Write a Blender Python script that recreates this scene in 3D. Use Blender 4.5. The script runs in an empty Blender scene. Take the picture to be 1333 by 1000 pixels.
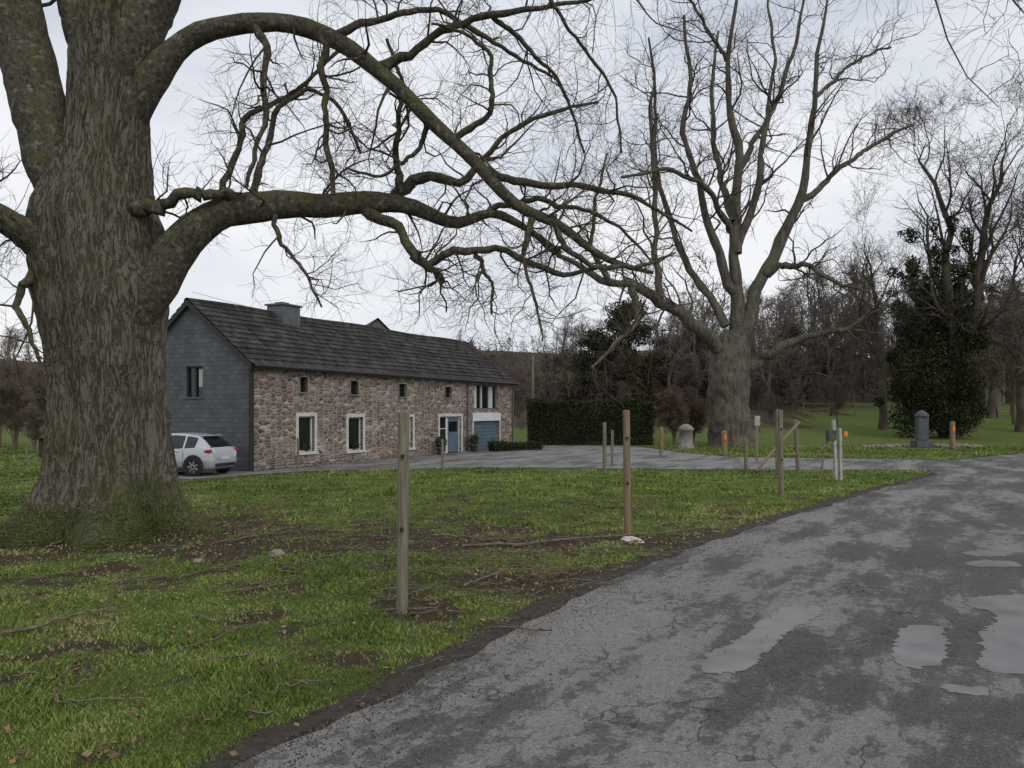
import bpy, bmesh, math, random
import numpy as np
from mathutils import Vector, noise
from mathutils.geometry import tessellate_polygon
rng=np.random.default_rng(7); random.seed(7)
S=bpy.context.scene
F=1040.0; EYE=2.0; HZ=535.0
def at(px,py,d): return ((px-666.5)/F*d, d, EYE+(HZ-py)/F*d)
def gr(px,py):
    d=F*EYE/(py-HZ); return ((px-666.5)/F*d,d)
# ------------------------------------------------------------ materials
def newmat(name):
    m=bpy.data.materials.new(name); m.use_nodes=True
    nt=m.node_tree; b=nt.nodes['Principled BSDF']; return m,nt,b
def ramp(nt,stops,fac):
    r=nt.nodes.new('ShaderNodeValToRGB'); e=r.color_ramp.elements
    while len(e)<len(stops): e.new(0.5)
    for i,(p,c) in enumerate(stops):
        e[i].position=p; e[i].color=(c[0],c[1],c[2],1) if hasattr(c,'__len__') else (c,c,c,1)
    nt.links.new(fac,r.inputs[0]); return r.outputs[0]
def coords(nt,scale=(1,1,1),rot=(0,0,0),kind='Object'):
    t=nt.nodes.new('ShaderNodeTexCoord'); mp=nt.nodes.new('ShaderNodeMapping')
    mp.inputs['Scale'].default_value=scale; mp.inputs['Rotation'].default_value=rot
    nt.links.new(t.outputs[kind],mp.inputs[0]); return mp.outputs[0]
def tnoise(nt,vec,scale,detail=6,rough=.6):
    n=nt.nodes.new('ShaderNodeTexNoise'); n.inputs['Scale'].default_value=scale
    n.inputs['Detail'].default_value=detail; n.inputs['Roughness'].default_value=rough
    nt.links.new(vec,n.inputs['Vector']); return n.outputs['Fac']
def mixc(nt,fac,a,b,mode='MIX'):
    m=nt.nodes.new('ShaderNodeMix'); m.data_type='RGBA'; m.blend_type=mode
    for sock,v in ((m.inputs[0],fac),(m.inputs[6],a),(m.inputs[7],b)):
        if isinstance(v,(int,float)): sock.default_value=v
        elif isinstance(v,tuple): sock.default_value=(v[0],v[1],v[2],1)
        else: nt.links.new(v,sock)
    return m.outputs[2]
def mth(nt,op,a,b=None,clamp=False):
    m=nt.nodes.new('ShaderNodeMath'); m.operation=op; m.use_clamp=clamp
    for s,v in ((m.inputs[0],a),(m.inputs[1],b)):
        if v is None: continue
        if isinstance(v,(int,float)): s.default_value=v
        else: nt.links.new(v,s)
    return m.outputs[0]
def bump(nt,b,h,strength=.5,dist=.02):
    n=nt.nodes.new('ShaderNodeBump'); n.inputs['Strength'].default_value=strength
    n.inputs['Distance'].default_value=dist
    nt.links.new(h,n.inputs['Height']); nt.links.new(n.outputs[0],b.inputs['Normal'])
def simple(name,c1,c2,scale=5,rough=.8,bs=.3,bd=.01,stretch=(1,1,1),metal=0,spec=.3):
    m,nt,b=newmat(name); v=coords(nt,stretch); n=tnoise(nt,v,scale)
    nt.links.new(ramp(nt,[(.3,c1),(.7,c2)],n),b.inputs['Base Color'])
    b.inputs['Roughness'].default_value=rough; b.inputs['Metallic'].default_value=metal
    b.inputs['Specular IOR Level'].default_value=spec
    if bs>0: bump(nt,b,n,bs,bd)
    return m
def bark(name,c1,c2,moss,mossamt,zs=.25,scale=14,bs=.9,bd=.05,lichen=0.0):
    m,nt,b=newmat(name); v=coords(nt,(1,1,zs)); n=tnoise(nt,v,scale,6,.65)
    col=ramp(nt,[(.35,c1),(.65,c2)],n)
    v2=coords(nt); n2=tnoise(nt,v2,2.2,5,.7)
    g=nt.nodes.new('ShaderNodeNewGeometry'); sx=nt.nodes.new('ShaderNodeSeparateXYZ')
    nt.links.new(g.outputs['Normal'],sx.inputs[0])
    up=mth(nt,'MULTIPLY',sx.outputs[2],.22)
    k=mth(nt,'ADD',n2,up)
    k=ramp(nt,[(.56-mossamt*.3,0.),(.72-mossamt*.3,1.)],k)
    k=mth(nt,'MULTIPLY',k,.8)
    col=mixc(nt,k,col,moss)
    if lichen:
        n3=tnoise(nt,v2,9,4,.6)
        col=mixc(nt,mth(nt,'MULTIPLY',ramp(nt,[(.56,0.),(.64,1.)],n3),lichen),col,(.24,.25,.19))
    nt.links.new(col,b.inputs['Base Color']); b.inputs['Roughness'].default_value=.95
    b.inputs['Specular IOR Level'].default_value=.15
    bump(nt,b,n,bs,bd); return m
def twigmat(name,c1,c2,scale=2):
    m,nt,b=newmat(name); n=tnoise(nt,coords(nt),scale,2,.5)
    nt.links.new(ramp(nt,[(.35,c1),(.65,c2)],n),b.inputs['Base Color']); b.inputs['Roughness'].default_value=1; b.inputs['Specular IOR Level'].default_value=0
    return m
def leafmat(name,c1,c2,scale=3,rough=.8):
    m,nt,b=newmat(name); v=coords(nt); n=tnoise(nt,v,scale,3,.7)
    g=nt.nodes.new('ShaderNodeNewGeometry')
    f=mth(nt,'ADD',mth(nt,'MULTIPLY',n,.6),mth(nt,'MULTIPLY',g.outputs['Random Per Island'],.4))
    nt.links.new(ramp(nt,[(.3,c1),(.7,c2)],f),b.inputs['Base Color']); b.inputs['Roughness'].default_value=rough
    b.inputs['Specular IOR Level'].default_value=.12
    return m
# ------------------------------------------------------------ mesh helpers
def link(o,parent=None):
    S.collection.objects.link(o)
    if parent: o.parent=parent
    return o
def npmesh(name,verts,faces,mat,smooth=True,attr=None):
    me=bpy.data.meshes.new(name); verts=np.asarray(verts,dtype=np.float32); faces=np.asarray(faces,dtype=np.int32)
    k=faces.shape[1]; nf=len(faces)
    me.vertices.add(len(verts)); me.vertices.foreach_set('co',verts.ravel())
    me.loops.add(nf*k); me.loops.foreach_set('vertex_index',faces.ravel())
    me.polygons.add(nf); me.polygons.foreach_set('loop_start',np.arange(nf,dtype=np.int32)*k)
    me.polygons.foreach_set('loop_total',np.full(nf,k,dtype=np.int32))
    me.polygons.foreach_set('use_smooth',np.full(nf,smooth))
    if attr:
        for an,av in attr.items():
            a=me.attributes.new(an,'FLOAT','POINT'); a.data.foreach_set('value',np.asarray(av,dtype=np.float32))
    me.update(calc_edges=True)
    if mat: me.materials.append(mat)
    return me
def obj(name,me,parent=None,loc=None):
    o=bpy.data.objects.new(name,me)
    if loc: o.location=loc
    return link(o,parent)
def empty(name,loc=(0,0,0),rz=0,sc=1):
    o=bpy.data.objects.new(name,None); o.location=loc; o.rotation_euler=(0,0,rz); o.scale=(sc,sc,sc)
    return link(o)
def nrm(a): return a/np.maximum(np.linalg.norm(a,axis=-1,keepdims=True),1e-9)
def tubes(P,R,k):
    B,N,_=P.shape
    T=nrm(np.gradient(P,axis=1)); mean=nrm(P[:,-1]-P[:,0])
    ref=np.zeros((B,3)); ref[np.arange(B),np.argmin(np.abs(mean),axis=1)]=1
    U=nrm(np.cross(T,ref[:,None,:])); V=np.cross(T,U)
    a=np.arange(k)*2*math.pi/k
    verts=P[:,:,None,:]+R[:,:,None,None]*(np.cos(a)[None,None,:,None]*U[:,:,None,:]+np.sin(a)[None,None,:,None]*V[:,:,None,:])
    idx=np.arange(B*N*k).reshape(B,N,k)
    i0=idx[:,:-1,:]; i1=idx[:,1:,:]
    f=np.stack([i0,np.roll(i0,-1,axis=2),np.roll(i1,-1,axis=2),i1],axis=-1).reshape(-1,4)
    return verts.reshape(-1,3),f
def merge(parts):
    vs=[];fs=[];o=0
    for v,f in parts: vs.append(v); fs.append(f+o); o+=len(v)
    return np.concatenate(vs),np.concatenate(fs)
def kids(P,R,K,n,L0,L1,ang=(35,75),up=.1,wig=.35,tmin=.25,rf=.55,rtip=.004,rmax=9,tipfade=.45):
    B,N,_=P.shape
    t=rng.uniform(tmin,.99,(B,K)); tt=t*(N-1); i=np.minimum(tt.astype(int),N-2); fr=(tt-i)[...,None]
    bi=np.arange(B)[:,None]
    p=P[bi,i]*(1-fr)+P[bi,i+1]*fr; r=R[bi,i]*(1-fr[...,0])+R[bi,i+1]*fr[...,0]
    tan=nrm(P[bi,i+1]-P[bi,i])
    rv=rng.normal(size=(B,K,3)); perp=nrm(np.cross(tan,rv))
    a=np.radians(rng.uniform(ang[0],ang[1],(B,K)))[...,None]
    d=nrm(np.cos(a)*tan+np.sin(a)*perp+np.array([0,0,up]))
    L=rng.uniform(L0,L1,(B,K))*(1-tipfade*t)
    r0=np.clip(r*rf,rtip*1.5,rmax)
    M=B*K; p=p.reshape(M,3); d=d.reshape(M,3); L=L.reshape(M); r0=r0.reshape(M)
    Q=np.zeros((M,n,3)); Q[:,0]=p; st=(L/(n-1))[:,None]
    for j in range(1,n):
        d=nrm(d+rng.normal(size=(M,3))*wig+np.array([0,0,up*.6]))
        Q[:,j]=Q[:,j-1]+d*st
    tl=np.linspace(0,1,n)[None,:]
    RR=r0[:,None]*(1-tl)**.8+rtip*tl
    return Q,RR
def limbs(lst,N=28,jit=1.0,rs=1.0,rj=.07,smooth=1):
    P=[];R=[]
    for l in lst:
        a=np.array([(*at(x,y,d),r*rs*d/F) for x,y,d,r in l])
        s=np.concatenate([[0],np.cumsum(np.linalg.norm(np.diff(a[:,:3],axis=0),axis=1))]); s/=s[-1]
        u=np.linspace(0,1,N); q=np.stack([np.interp(u,s,a[:,c]) for c in range(4)],1)
        for _ in range(smooth):
            e=q.copy(); e[1:-1]=(q[:-2]+2*q[1:-1]+q[2:])/4; q=e
        nz=rng.normal(size=(N,3)); nz[1:-1]=(nz[:-2]+nz[1:-1]+nz[2:])/2; nz[0]*=0
        q[:,:3]+=nz*np.minimum(q[:,3:4]*.28,.09)*jit
        q[:,3]*=1+rj*rng.normal(size=N)
        P.append(q[:,:3]);R.append(np.abs(q[:,3]))
    return np.array(P),np.array(R)
def leafcloud(centers,radii,n,size,seedshell=.55):
    c=np.asarray(centers,float); r=np.asarray(radii,float)
    w=np.prod(r,axis=1)**(2/3); i=rng.choice(len(c),n,p=w/w.sum())
    d=nrm(rng.normal(size=(n,3)))*(rng.uniform(seedshell**3,1,(n,1))**(1/3))*(1+.12*rng.normal(size=(n,1)))
    p=c[i]+d*r[i]
    u=nrm(rng.normal(size=(n,3))); v=nrm(np.cross(u,rng.normal(size=(n,3))))
    s=size*rng.uniform(.6,1.4,(n,1))
    V=np.stack([p-u*s,p-v*s*.6,p+u*s,p+v*s*.6],1).reshape(-1,3)
    return V,np.arange(n*4).reshape(-1,4)
def box(name,x0,x1,y0,y1,z0,z1,mat,parent=None,bev=0):
    bm=bmesh.new(); bmesh.ops.create_cube(bm,size=1)
    for v in bm.verts:
        v.co=Vector(((x0+x1)/2+v.co.x*(x1-x0),(y0+y1)/2+v.co.y*(y1-y0),(z0+z1)/2+v.co.z*(z1-z0)))
    if bev: bmesh.ops.bevel(bm,geom=bm.edges[:],offset=bev,segments=2,affect='EDGES',profile=.5)
    me=bpy.data.meshes.new(name); bm.to_mesh(me); bm.free(); me.materials.append(mat)
    return obj(name,me,parent)
def lathe(name,prof,mat,seg=20,parent=None,loc=None,jit=0):
    V=[];Fc=[]
    for r,z in prof:
        for k in range(seg):
            a=k*2*math.pi/seg; rr=r*(1+jit*random.uniform(-1,1)); V.append((rr*math.cos(a),rr*math.sin(a),z))
    for j in range(len(prof)-1):
        for k in range(seg):
            Fc.append((j*seg+k,j*seg+(k+1)%seg,(j+1)*seg+(k+1)%seg,(j+1)*seg+k))
    return obj(name,npmesh(name,V,Fc,mat),parent,loc)
def polyflat(name,pts,z,mat):
    t=tessellate_polygon([[Vector((x,y,0)) for x,y in pts]])
    me=bpy.data.meshes.new(name); fs=[]
    for f in t:
        a,b,c=[Vector((*pts[i],0)) for i in f]
        fs.append(f if (b-a).cross(c-a).z>0 else f[::-1])
    me.from_pydata([(x,y,z) for x,y in pts],[],fs); me.update(); me.materials.append(mat)
    return obj(name,me)
def rough_poly(pts,step,amp,seed=0,closed=True):
    out=[];n=len(pts)
    for i in range(n):
        a=Vector(pts[i]);b=Vector(pts[(i+1)%n]);L=(b-a).length;m=max(1,int(L/step))
        for k in range(m):
            p=a.lerp(b,k/m); w=noise.noise_vector(Vector((p.x/step/3,p.y/step/3,seed)))+noise.noise_vector(Vector((p.x/step,p.y/step,seed)))*.5
            out.append((p.x+w.x*amp,p.y+w.y*amp))
    return out
def inpoly(x,y,poly):
    c=np.zeros(len(x),bool); n=len(poly)
    for i in range(n):
        x1,y1=poly[i];x2,y2=poly[i-1]
        if y1==y2: continue
        m=((y1>y)!=(y2>y))&(x<(x2-x1)*(y-y1)/(y2-y1)+x1); c^=m
    return c
# ------------------------------------------------------------ world, sun, camera
W=bpy.data.worlds.new('World'); S.world=W; W.use_nodes=True; nt=W.node_tree
bg=nt.nodes['Background']; bg.inputs['Strength'].default_value=.1
sky=nt.nodes.new('ShaderNodeTexSky'); sky.sky_type='NISHITA'; sky.sun_disc=False
sky.sun_elevation=math.radians(32); sky.sun_rotation=math.radians(-35)
v=coords(nt,(1,1,2.6),(0,0,.5),'Generated'); n=tnoise(nt,v,1.9,7,.52)
cl=ramp(nt,[(.34,(.56,.61,.70)),(.48,(.76,.795,.86)),(.62,(.93,.94,.97))],n)
vm=nt.nodes.new('ShaderNodeVectorMath'); vm.operation='SCALE'; vm.inputs[3].default_value=10
nt.links.new(cl,vm.inputs[0])
nt.links.new(mixc(nt,.95,sky.outputs[0],vm.outputs[0]),bg.inputs[0])
sl=bpy.data.lights.new('sun','SUN'); sl.energy=1.0; sl.angle=math.radians(30); sl.color=(1,.94,.86)
so=bpy.data.objects.new('sun',sl); link(so); so.rotation_euler=(math.radians(58),0,math.radians(35))
cam=bpy.data.cameras.new('camera'); co=bpy.data.objects.new('camera',cam); link(co)
co.location=(0,0,EYE); co.rotation_euler=(math.radians(90),0,0)
cam.sensor_width=36; cam.lens=F/1333*36; cam.shift_y=35/1333; cam.clip_end=4000; cam.clip_start=.05
S.camera=co
S.view_settings.view_transform='Standard'; S.view_settings.look='None'; S.view_settings.exposure=0
# ------------------------------------------------------------ ground + roads layout
road_left=[gr(*p) for p in [(120,1080),(290,1000),(400,950),(500,905),(600,853),(700,800),(780,760),(850,730),(925,703),(1000,680),(1070,659),(1130,640),(1180,627),(1218,617),(1205,613),(1120,612),(1000,612),(850,611),(700,609),(600,609),(480,612),(400,614),(330,618.5),(300,621),(250,624),(200,624)]]
far=[(-13.5,26.6),(-9.2,26.25),(-8.6,26.3),(0.1,44.2),(1.6,46.5),(7,46),(8.2,38),(9.6,34.6),(13,33.5)]+[gr(*p) for p in [(1150,598),(1240,599),(1333,590)]]+[(46,58),(56,52),(36,36),(22,25),(13,15),(9,8),(7,2),(5,-3),(-4,-3),(-3.4,1.5)]
road_poly=road_left+far
def grow(pts,e):
    v=[Vector(p) for p in pts]; n=len(v); area=sum(v[i-1].x*v[i].y-v[i].x*v[i-1].y for i in range(n)); s=1 if area>0 else -1
    out=[]
    for i in range(n):
        t=(v[(i+1)%n]-v[i-1]).normalized(); out.append((v[i].x+t.y*e*s,v[i].y-t.x*e*s))
    return out
road_n=rough_poly(grow(road_poly,-.09),.22,.13,3)
def ss(a,b,x): t=np.clip((x-a)/(b-a),0,1); return t*t*(3-2*t)
def H(x,y): return 2.9*ss(48,98,y)+(11+1.2*np.sin(x*.035+1)+.7*np.sin(x*.11+y*.02))*ss(92,175,y)+0*x
def H1(x,y): return float(H(np.array(float(x)),np.array(float(y))))
def sn(x,y,s,seed=0):
    r=np.random.default_rng(seed); o=0
    for k in range(6):
        a=r.uniform(0,6.28); f=s*r.uniform(.6,1.8); o=o+np.sin((x*np.cos(a)+y*np.sin(a))*f+r.uniform(0,6.28)+1.3*np.sin((x*np.sin(a)-y*np.cos(a))*f*.6))
    return o/3
TX,TY=at(140,690,13.2)[0],13.2
def bare(x,y):
    b=.25+.20*sn(x,y,1.1,1)+.25*sn(x,y,3.0,2)+.18*sn(x,y,7,5)+.14*sn(x,y,17,6)
    d1=np.hypot(x-TX,y-TY); b=b+1.0*np.exp(-(d1/2.4)**2)
    for cx,cy,rx,ry,k in ((-.2,9.2,1.8,1.3,.5),(1.2,12.2,3,1.5,.5),(-2.5,12.5,2.5,1.3,.35),(-2.2,8.4,1.2,.8,.3),(-3,7,1.2,.6,.2)):
        b=b+k*np.exp(-((x-cx)/rx)**2-((y-cy)/ry)**2)
    b=b-.25*ss(15,22,y)-.35*ss(22,32,y)
    b=np.where(y>92+4*np.sin(x*.2),1.2,b)
    # leaf-strewn woodland floor behind the hedge and the oak
    b=b+1.1*ss(56,66,y)*(1-ss(.36,.46,x/np.maximum(y,1)))
    return np.clip(b,0,1)
xs=np.concatenate([-np.geomspace(30,1600,30)[::-1],np.arange(-29,-12,.6),np.arange(-12,12,.13),np.arange(12,42,.6),np.geomspace(44,1600,30)])
ys=np.concatenate([-np.geomspace(4,600,10)[::-1],np.arange(-3,3,.5),np.arange(3,20,.12),np.arange(20,50,.6),np.geomspace(51,2200,50)])
X,Y=np.meshgrid(xs,ys); nx,ny=len(xs),len(ys)
V=np.stack([X.ravel(),Y.ravel(),H(X,Y).ravel()],1)
I=np.arange(nx*ny).reshape(ny,nx); Fq=np.stack([I[:-1,:-1],I[:-1,1:],I[1:,1:],I[1:,:-1]],-1).reshape(-1,4)
m,nt,b=newmat('grass_ground'); A=nt.nodes.new('ShaderNodeAttribute'); A.attribute_name='bare'
vv=coords(nt); n1=tnoise(nt,vv,1.2,8,.7); n2=tnoise(nt,vv,24,6,.7); n3=tnoise(nt,vv,.12,5,.6)
gcol=ramp(nt,[(.3,(.055,.085,.018)),(.55,(.105,.155,.032)),(.75,(.16,.205,.048))],mth(nt,'ADD',mth(nt,'MULTIPLY',n1,.5),mth(nt,'MULTIPLY',n2,.5)))
gcol=mixc(nt,mth(nt,'MULTIPLY',n3,.5),gcol,(.17,.18,.07))
dcol=ramp(nt,[(.3,(.035,.027,.018)),(.6,(.095,.073,.05)),(.8,(.19,.15,.11))],n2)
k=mth(nt,'ADD',A.outputs['Fac'],mth(nt,'MULTIPLY',mth(nt,'SUBTRACT',n2,.5),.9))
nt.links.new(mixc(nt,ramp(nt,[(.42,0.),(.62,1.)],k),gcol,dcol),b.inputs['Base Color'])
b.inputs['Roughness'].default_value=.95; b.inputs['Specular IOR Level'].default_value=.1
bump(nt,b,n2,1,.05)
obj('ground',npmesh('ground',V,Fq,m,attr={'bare':bare(V[:,0],V[:,1])}))
mud=simple('mud',(.018,.015,.011),(.065,.052,.039),11,.8,1,.04)
polyflat('dirt_verge',rough_poly(grow(road_poly,.24),.22,.13,3),.004,mud)
# asphalt
m,nt,b=newmat('wet_asphalt')
a=math.radians(-60)
vr=coords(nt,(1,1,1),(0,0,a)); vs=nt.nodes.new('ShaderNodeMapping'); vs.inputs['Scale'].default_value=(.30,1.0,1)
nt.links.new(vr,vs.inputs[0])
big=tnoise(nt,vs.outputs[0],1.15,9,.7); fine=tnoise(nt,vr,70,3,.85); med=tnoise(nt,vr,6,8,.8)
obc=coords(nt); sp=nt.nodes.new('ShaderNodeSeparateXYZ'); nt.links.new(obc,sp.inputs[0])
side=mth(nt,'SUBTRACT',sp.outputs[0],mth(nt,'MULTIPLY',sp.outputs[1],.42))
side=mth(nt,'MULTIPLY',mth(nt,'MAXIMUM',mth(nt,'MINIMUM',side,2.5),-2),.018)
wet=mth(nt,'ADD',mth(nt,'ADD',big,mth(nt,'MULTIPLY',mth(nt,'SUBTRACT',med,.5),.7)),side)
# water standing in hollows keeps the asphalt around it damp
for (px,py,rx,ry,kk) in ((985,838,.8,1.5,.09),(1200,842,.6,.9,.10),(1330,835,.9,1.2,.10),(1280,733,1.9,1.6,.07),(1180,720,1.0,1.2,.05),(1270,920,1.0,.7,.10),(620,640,9,14,.03),(700,598,9,9,.03)):
    gx,gy=gr(px,py); mpn=nt.nodes.new('ShaderNodeVectorMath'); mpn.operation='SUBTRACT'; mpn.inputs[1].default_value=(gx,gy,0); nt.links.new(obc,mpn.inputs[0])
    dvn=nt.nodes.new('ShaderNodeVectorMath'); dvn.operation='DIVIDE'; dvn.inputs[1].default_value=(rx,ry,1); nt.links.new(mpn.outputs[0],dvn.inputs[0])
    ln=nt.nodes.new('ShaderNodeVectorMath'); ln.operation='LENGTH'; nt.links.new(dvn.outputs[0],ln.inputs[0])
    wet=mth(nt,'ADD',wet,mth(nt,'MULTIPLY',mth(nt,'SUBTRACT',1.3,ln.outputs['Value'],True),kk))
wm=ramp(nt,[(.49,0.),(.535,.8),(.62,1.)],wet)
mixn=mth(nt,'ADD',mth(nt,'MULTIPLY',fine,.7),mth(nt,'MULTIPLY',med,.3))
dry=ramp(nt,[(.36,(.115,.11,.103)),(.47,(.225,.217,.207)),(.57,(.32,.31,.296)),(.66,(.52,.505,.48))],mixn)
dk=ramp(nt,[(.38,(.022,.021,.020)),(.5,(.055,.053,.051)),(.64,(.17,.163,.155))],mixn)
col=mixc(nt,mth(nt,'MULTIPLY',wm,.9),dry,dk)
cwv=nt.nodes.new('ShaderNodeTexNoise'); cwv.inputs['Scale'].default_value=2.5; cwv.inputs['Detail'].default_value=5; nt.links.new(vr,cwv.inputs['Vector'])
cv2=nt.nodes.new('ShaderNodeVectorMath'); cv2.operation='MULTIPLY_ADD'; cv2.inputs[1].default_value=(.9,.9,.9); nt.links.new(cwv.outputs['Color'],cv2.inputs[0]); nt.links.new(vr,cv2.inputs[2])
cr=nt.nodes.new('ShaderNodeTexVoronoi'); cr.feature='DISTANCE_TO_EDGE'; cr.inputs['Scale'].default_value=1.15; nt.links.new(cv2.outputs[0],cr.inputs['Vector'])
ck=mth(nt,'MULTIPLY',ramp(nt,[(.004,1.),(.014,0.)],cr.outputs['Distance']),ramp(nt,[(.46,0.),(.56,.7)],tnoise(nt,vr,.7,3,.5)))
col=mixc(nt,ck,col,(.03,.028,.026))
nt.links.new(col,b.inputs['Base Color'])
nt.links.new(ramp(nt,[(0,.9),(1,.62)],wm),b.inputs['Roughness']); b.inputs['Specular IOR Level'].default_value=.25
bump(nt,b,mth(nt,'SUBTRACT',fine,mth(nt,'MULTIPLY',ck,.8)),1,.02)
polyflat('road',road_n,.008,m)
m,nt,b=newmat('puddle_water')
vv=coords(nt); n=tnoise(nt,vv,3,3,.5); nt.links.new(ramp(nt,[(.3,(.13,.128,.125)),(.7,(.21,.208,.203))],n),b.inputs['Base Color'])  # muddy grey base, lifted to stand in for reflected sky
b.inputs['Roughness'].default_value=.3; b.inputs['IOR'].default_value=1.4; b.inputs['Specular IOR Level'].default_value=.5
pudd=[[(905,875),(925,850),(960,835),(985,815),(1010,795),(1040,788),(1075,790),(1065,805),(1030,820),(1005,845),(975,875),(940,880)],
[(1163,868),(1165,840),(1172,818),(1200,814),(1230,818),(1235,850),(1225,868),(1190,872)],
[(1268,870),(1280,845),(1272,825),(1300,810),(1290,797),(1255,790),(1260,780),(1300,775),(1345,775),(1400,800),(1400,870),(1310,882)],
[(1252,738),(1330,741),(1327,731),(1262,730)],[(1248,724),(1308,727),(1326,719),(1262,716)],[(1155,713),(1185,715),(1188,708),(1160,707)],
[(1215,900),(1290,912),(1285,897),(1240,893)],[(1280,694),(1340,698),(1345,692),(1290,690)]]
for i,p in enumerate(pudd):
    g=[gr(*q) for q in p]
    for _ in range(2):
        g=[c for j in range(len(g)) for c in ((g[j][0]*.75+g[(j+1)%len(g)][0]*.25,g[j][1]*.75+g[(j+1)%len(g)][1]*.25),(g[j][0]*.25+g[(j+1)%len(g)][0]*.75,g[j][1]*.25+g[(j+1)%len(g)][1]*.75))]
    g=rough_poly(g,.02,.06,i)
    polyflat('puddle',g,.012,m)
# grit and crumbs on the asphalt, thicker towards the verge
n=6500; rl=np.array(road_left[1:14]); ti=rng.uniform(0,len(rl)-1.001,n); ii=ti.astype(int); fr=(ti-ii)[:,None]
q=rl[ii]*(1-fr)+rl[ii+1]*fr; off=rng.exponential(.35,n); q[:,0]+=off*.85; q[:,1]-=off*.5
s=rng.uniform(.003,.010,(n,1)); p=np.column_stack([q,np.full(n,.012)]); 
T4=np.array([[0,0,1],[.9,0,-.4],[-.5,.8,-.4],[-.5,-.8,-.4]]); an=rng.uniform(0,6.28,n)
Rm=np.stack([np.stack([np.cos(an),-np.sin(an),0*an],1),np.stack([np.sin(an),np.cos(an),0*an],1),np.stack([0*an,0*an,1+0*an],1)],1)
V=p[:,None,:]+np.einsum('nij,kj->nki',Rm,T4)*s[:,None,:]*rng.uniform(.6,1.4,(n,4,1))
Fc=(np.arange(n)[:,None,None]*4+np.array([[0,1,2],[0,2,3],[0,3,1]])[None]).reshape(-1,3)
obj('road_grit',npmesh('road_grit',V.reshape(-1,3),Fc,leafmat('grit',(.03,.024,.018),(.18,.155,.125),30),False))
# ------------------------------------------------------------ grass blades
n=460000
d=np.exp(rng.uniform(math.log(3.2),math.log(45),n)); u=rng.uniform(-.85,.75,n); x=u*d; y=d
ed=np.array(road_n); edg=np.array(rough_poly(grow(road_poly,.17),.22,.16,3)); keep=~inpoly(x,y,edg)
x=x[keep];y=y[keep]; 
bb=bare(x,y); jx=rng.uniform(0,1,len(x))
keep=(jx>ss(.30,.72,bb)*.92)&(np.hypot(x-TX,y-TY)>1.25)
hc,hs=.4394,.8983
lx=(x+8.65)*hc+(y-26.33)*hs; ly=-(x+8.65)*hs+(y-26.33)*hc
keep&=~((lx>-.05)&(lx<19.9)&(ly>-.05)&(ly<5.5))
x=x[keep];y=y[keep];bb=bb[keep];n=len(x)
cl=.5+.6*np.clip(sn(x,y,5,11),-1,1.2)+.35*sn(x,y,1.5,12)
h=(.024+.0012*y)*np.clip(cl,.3,2)*rng.uniform(.6,1.5,n)+.008
w=(.0018+.0009*y)*rng.uniform(.7,1.4,n)
an=rng.uniform(0,6.283,n); le=rng.uniform(.3,1.5,n)*h; la=rng.uniform(0,6.283,n)
zb=H(x,y)
bx=np.cos(an)*w;by=np.sin(an)*w
V=np.stack([np.stack([x-bx,y-by,zb-.005],1),np.stack([x+bx,y+by,zb-.005],1),np.stack([x+np.cos(la)*le,y+np.sin(la)*le,zb+h],1)],1).reshape(-1,3)
m,nt,b=newmat('grass_blades'); A=nt.nodes.new('ShaderNodeAttribute'); A.attribute_name='hue'
gc=ramp(nt,[(0,(.075,.105,.024)),(.4,(.15,.21,.040)),(.75,(.235,.29,.066)),(1,(.37,.31,.17))],A.outputs['Fac'])
nt.links.new(gc,b.inputs['Base Color']); b.inputs['Roughness'].default_value=.65; b.inputs['Specular IOR Level'].default_value=.2
hue=np.clip(.42+.26*sn(x,y,.9,21)+.24*sn(x,y,4,22)+.35*(bb-.3)+rng.normal(0,.22,n),0,1)
obj('grass',npmesh('grass',V,np.arange(n*3).reshape(-1,3),m,False,{'hue':np.repeat(hue,3)}))
# leaf litter and twigs
n=17000; x=rng.uniform(-10,6,n); y=rng.uniform(4.5,19,n); pr=bare(x,y)
k=(rng.uniform(0,1,n)<.14+.9*pr)&~inpoly(x,y,ed); x=x[k];y=y[k];n=len(x)
x=np.append(x,rng.uniform(-1,8,260)); y=np.append(y,rng.uniform(4.5,16,260)); n=len(x)
p=np.stack([x,y,rng.uniform(.012,.05,n)],1); p[-260:,2]=.02; u=nrm(rng.normal(size=(n,3))*[1,1,.35]); u[-260:,2]*=.2; v=nrm(np.cross(u,rng.normal(size=(n,3))*[.4,.4,1]))
s=rng.uniform(.010,.034,(n,1)); s[-260:]*=.6; V=np.stack([p-u*s,p-v*s*.7,p+u*s,p+v*s*.7],1).reshape(-1,3)
obj('leaf_litter',npmesh('leaf_litter',V,np.arange(n*4).reshape(-1,4),leafmat('dead_leaves',(.06,.034,.022),(.30,.20,.125),40),False))
twm=simple('dead_twigs',(.06,.045,.033),(.24,.19,.145),12,.9,.2)
n=800; x=np.concatenate([rng.normal(.2,1.8,n//2),rng.uniform(-8,5,n//2)]); y=np.concatenate([rng.normal(10.3,1.8,n//2),rng.uniform(5,18,n//2)])
k=~inpoly(x,y,ed); x=x[k];y=y[k];n=len(x); an=rng.uniform(0,6.28,n); L=rng.uniform(.12,.6,n)
Q=np.zeros((n,5,3)); 
for j in range(5):
    Q[:,j,0]=x+np.cos(an)*L*j/4+rng.normal(0,.012,n); Q[:,j,1]=y+np.sin(an)*L*j/4+rng.normal(0,.012,n); Q[:,j,2]=.03+rng.uniform(0,.03,n)
R=np.repeat(rng.uniform(.003,.008,n)[:,None],5,1)
parts=[tubes(Q,R,4)]
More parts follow.
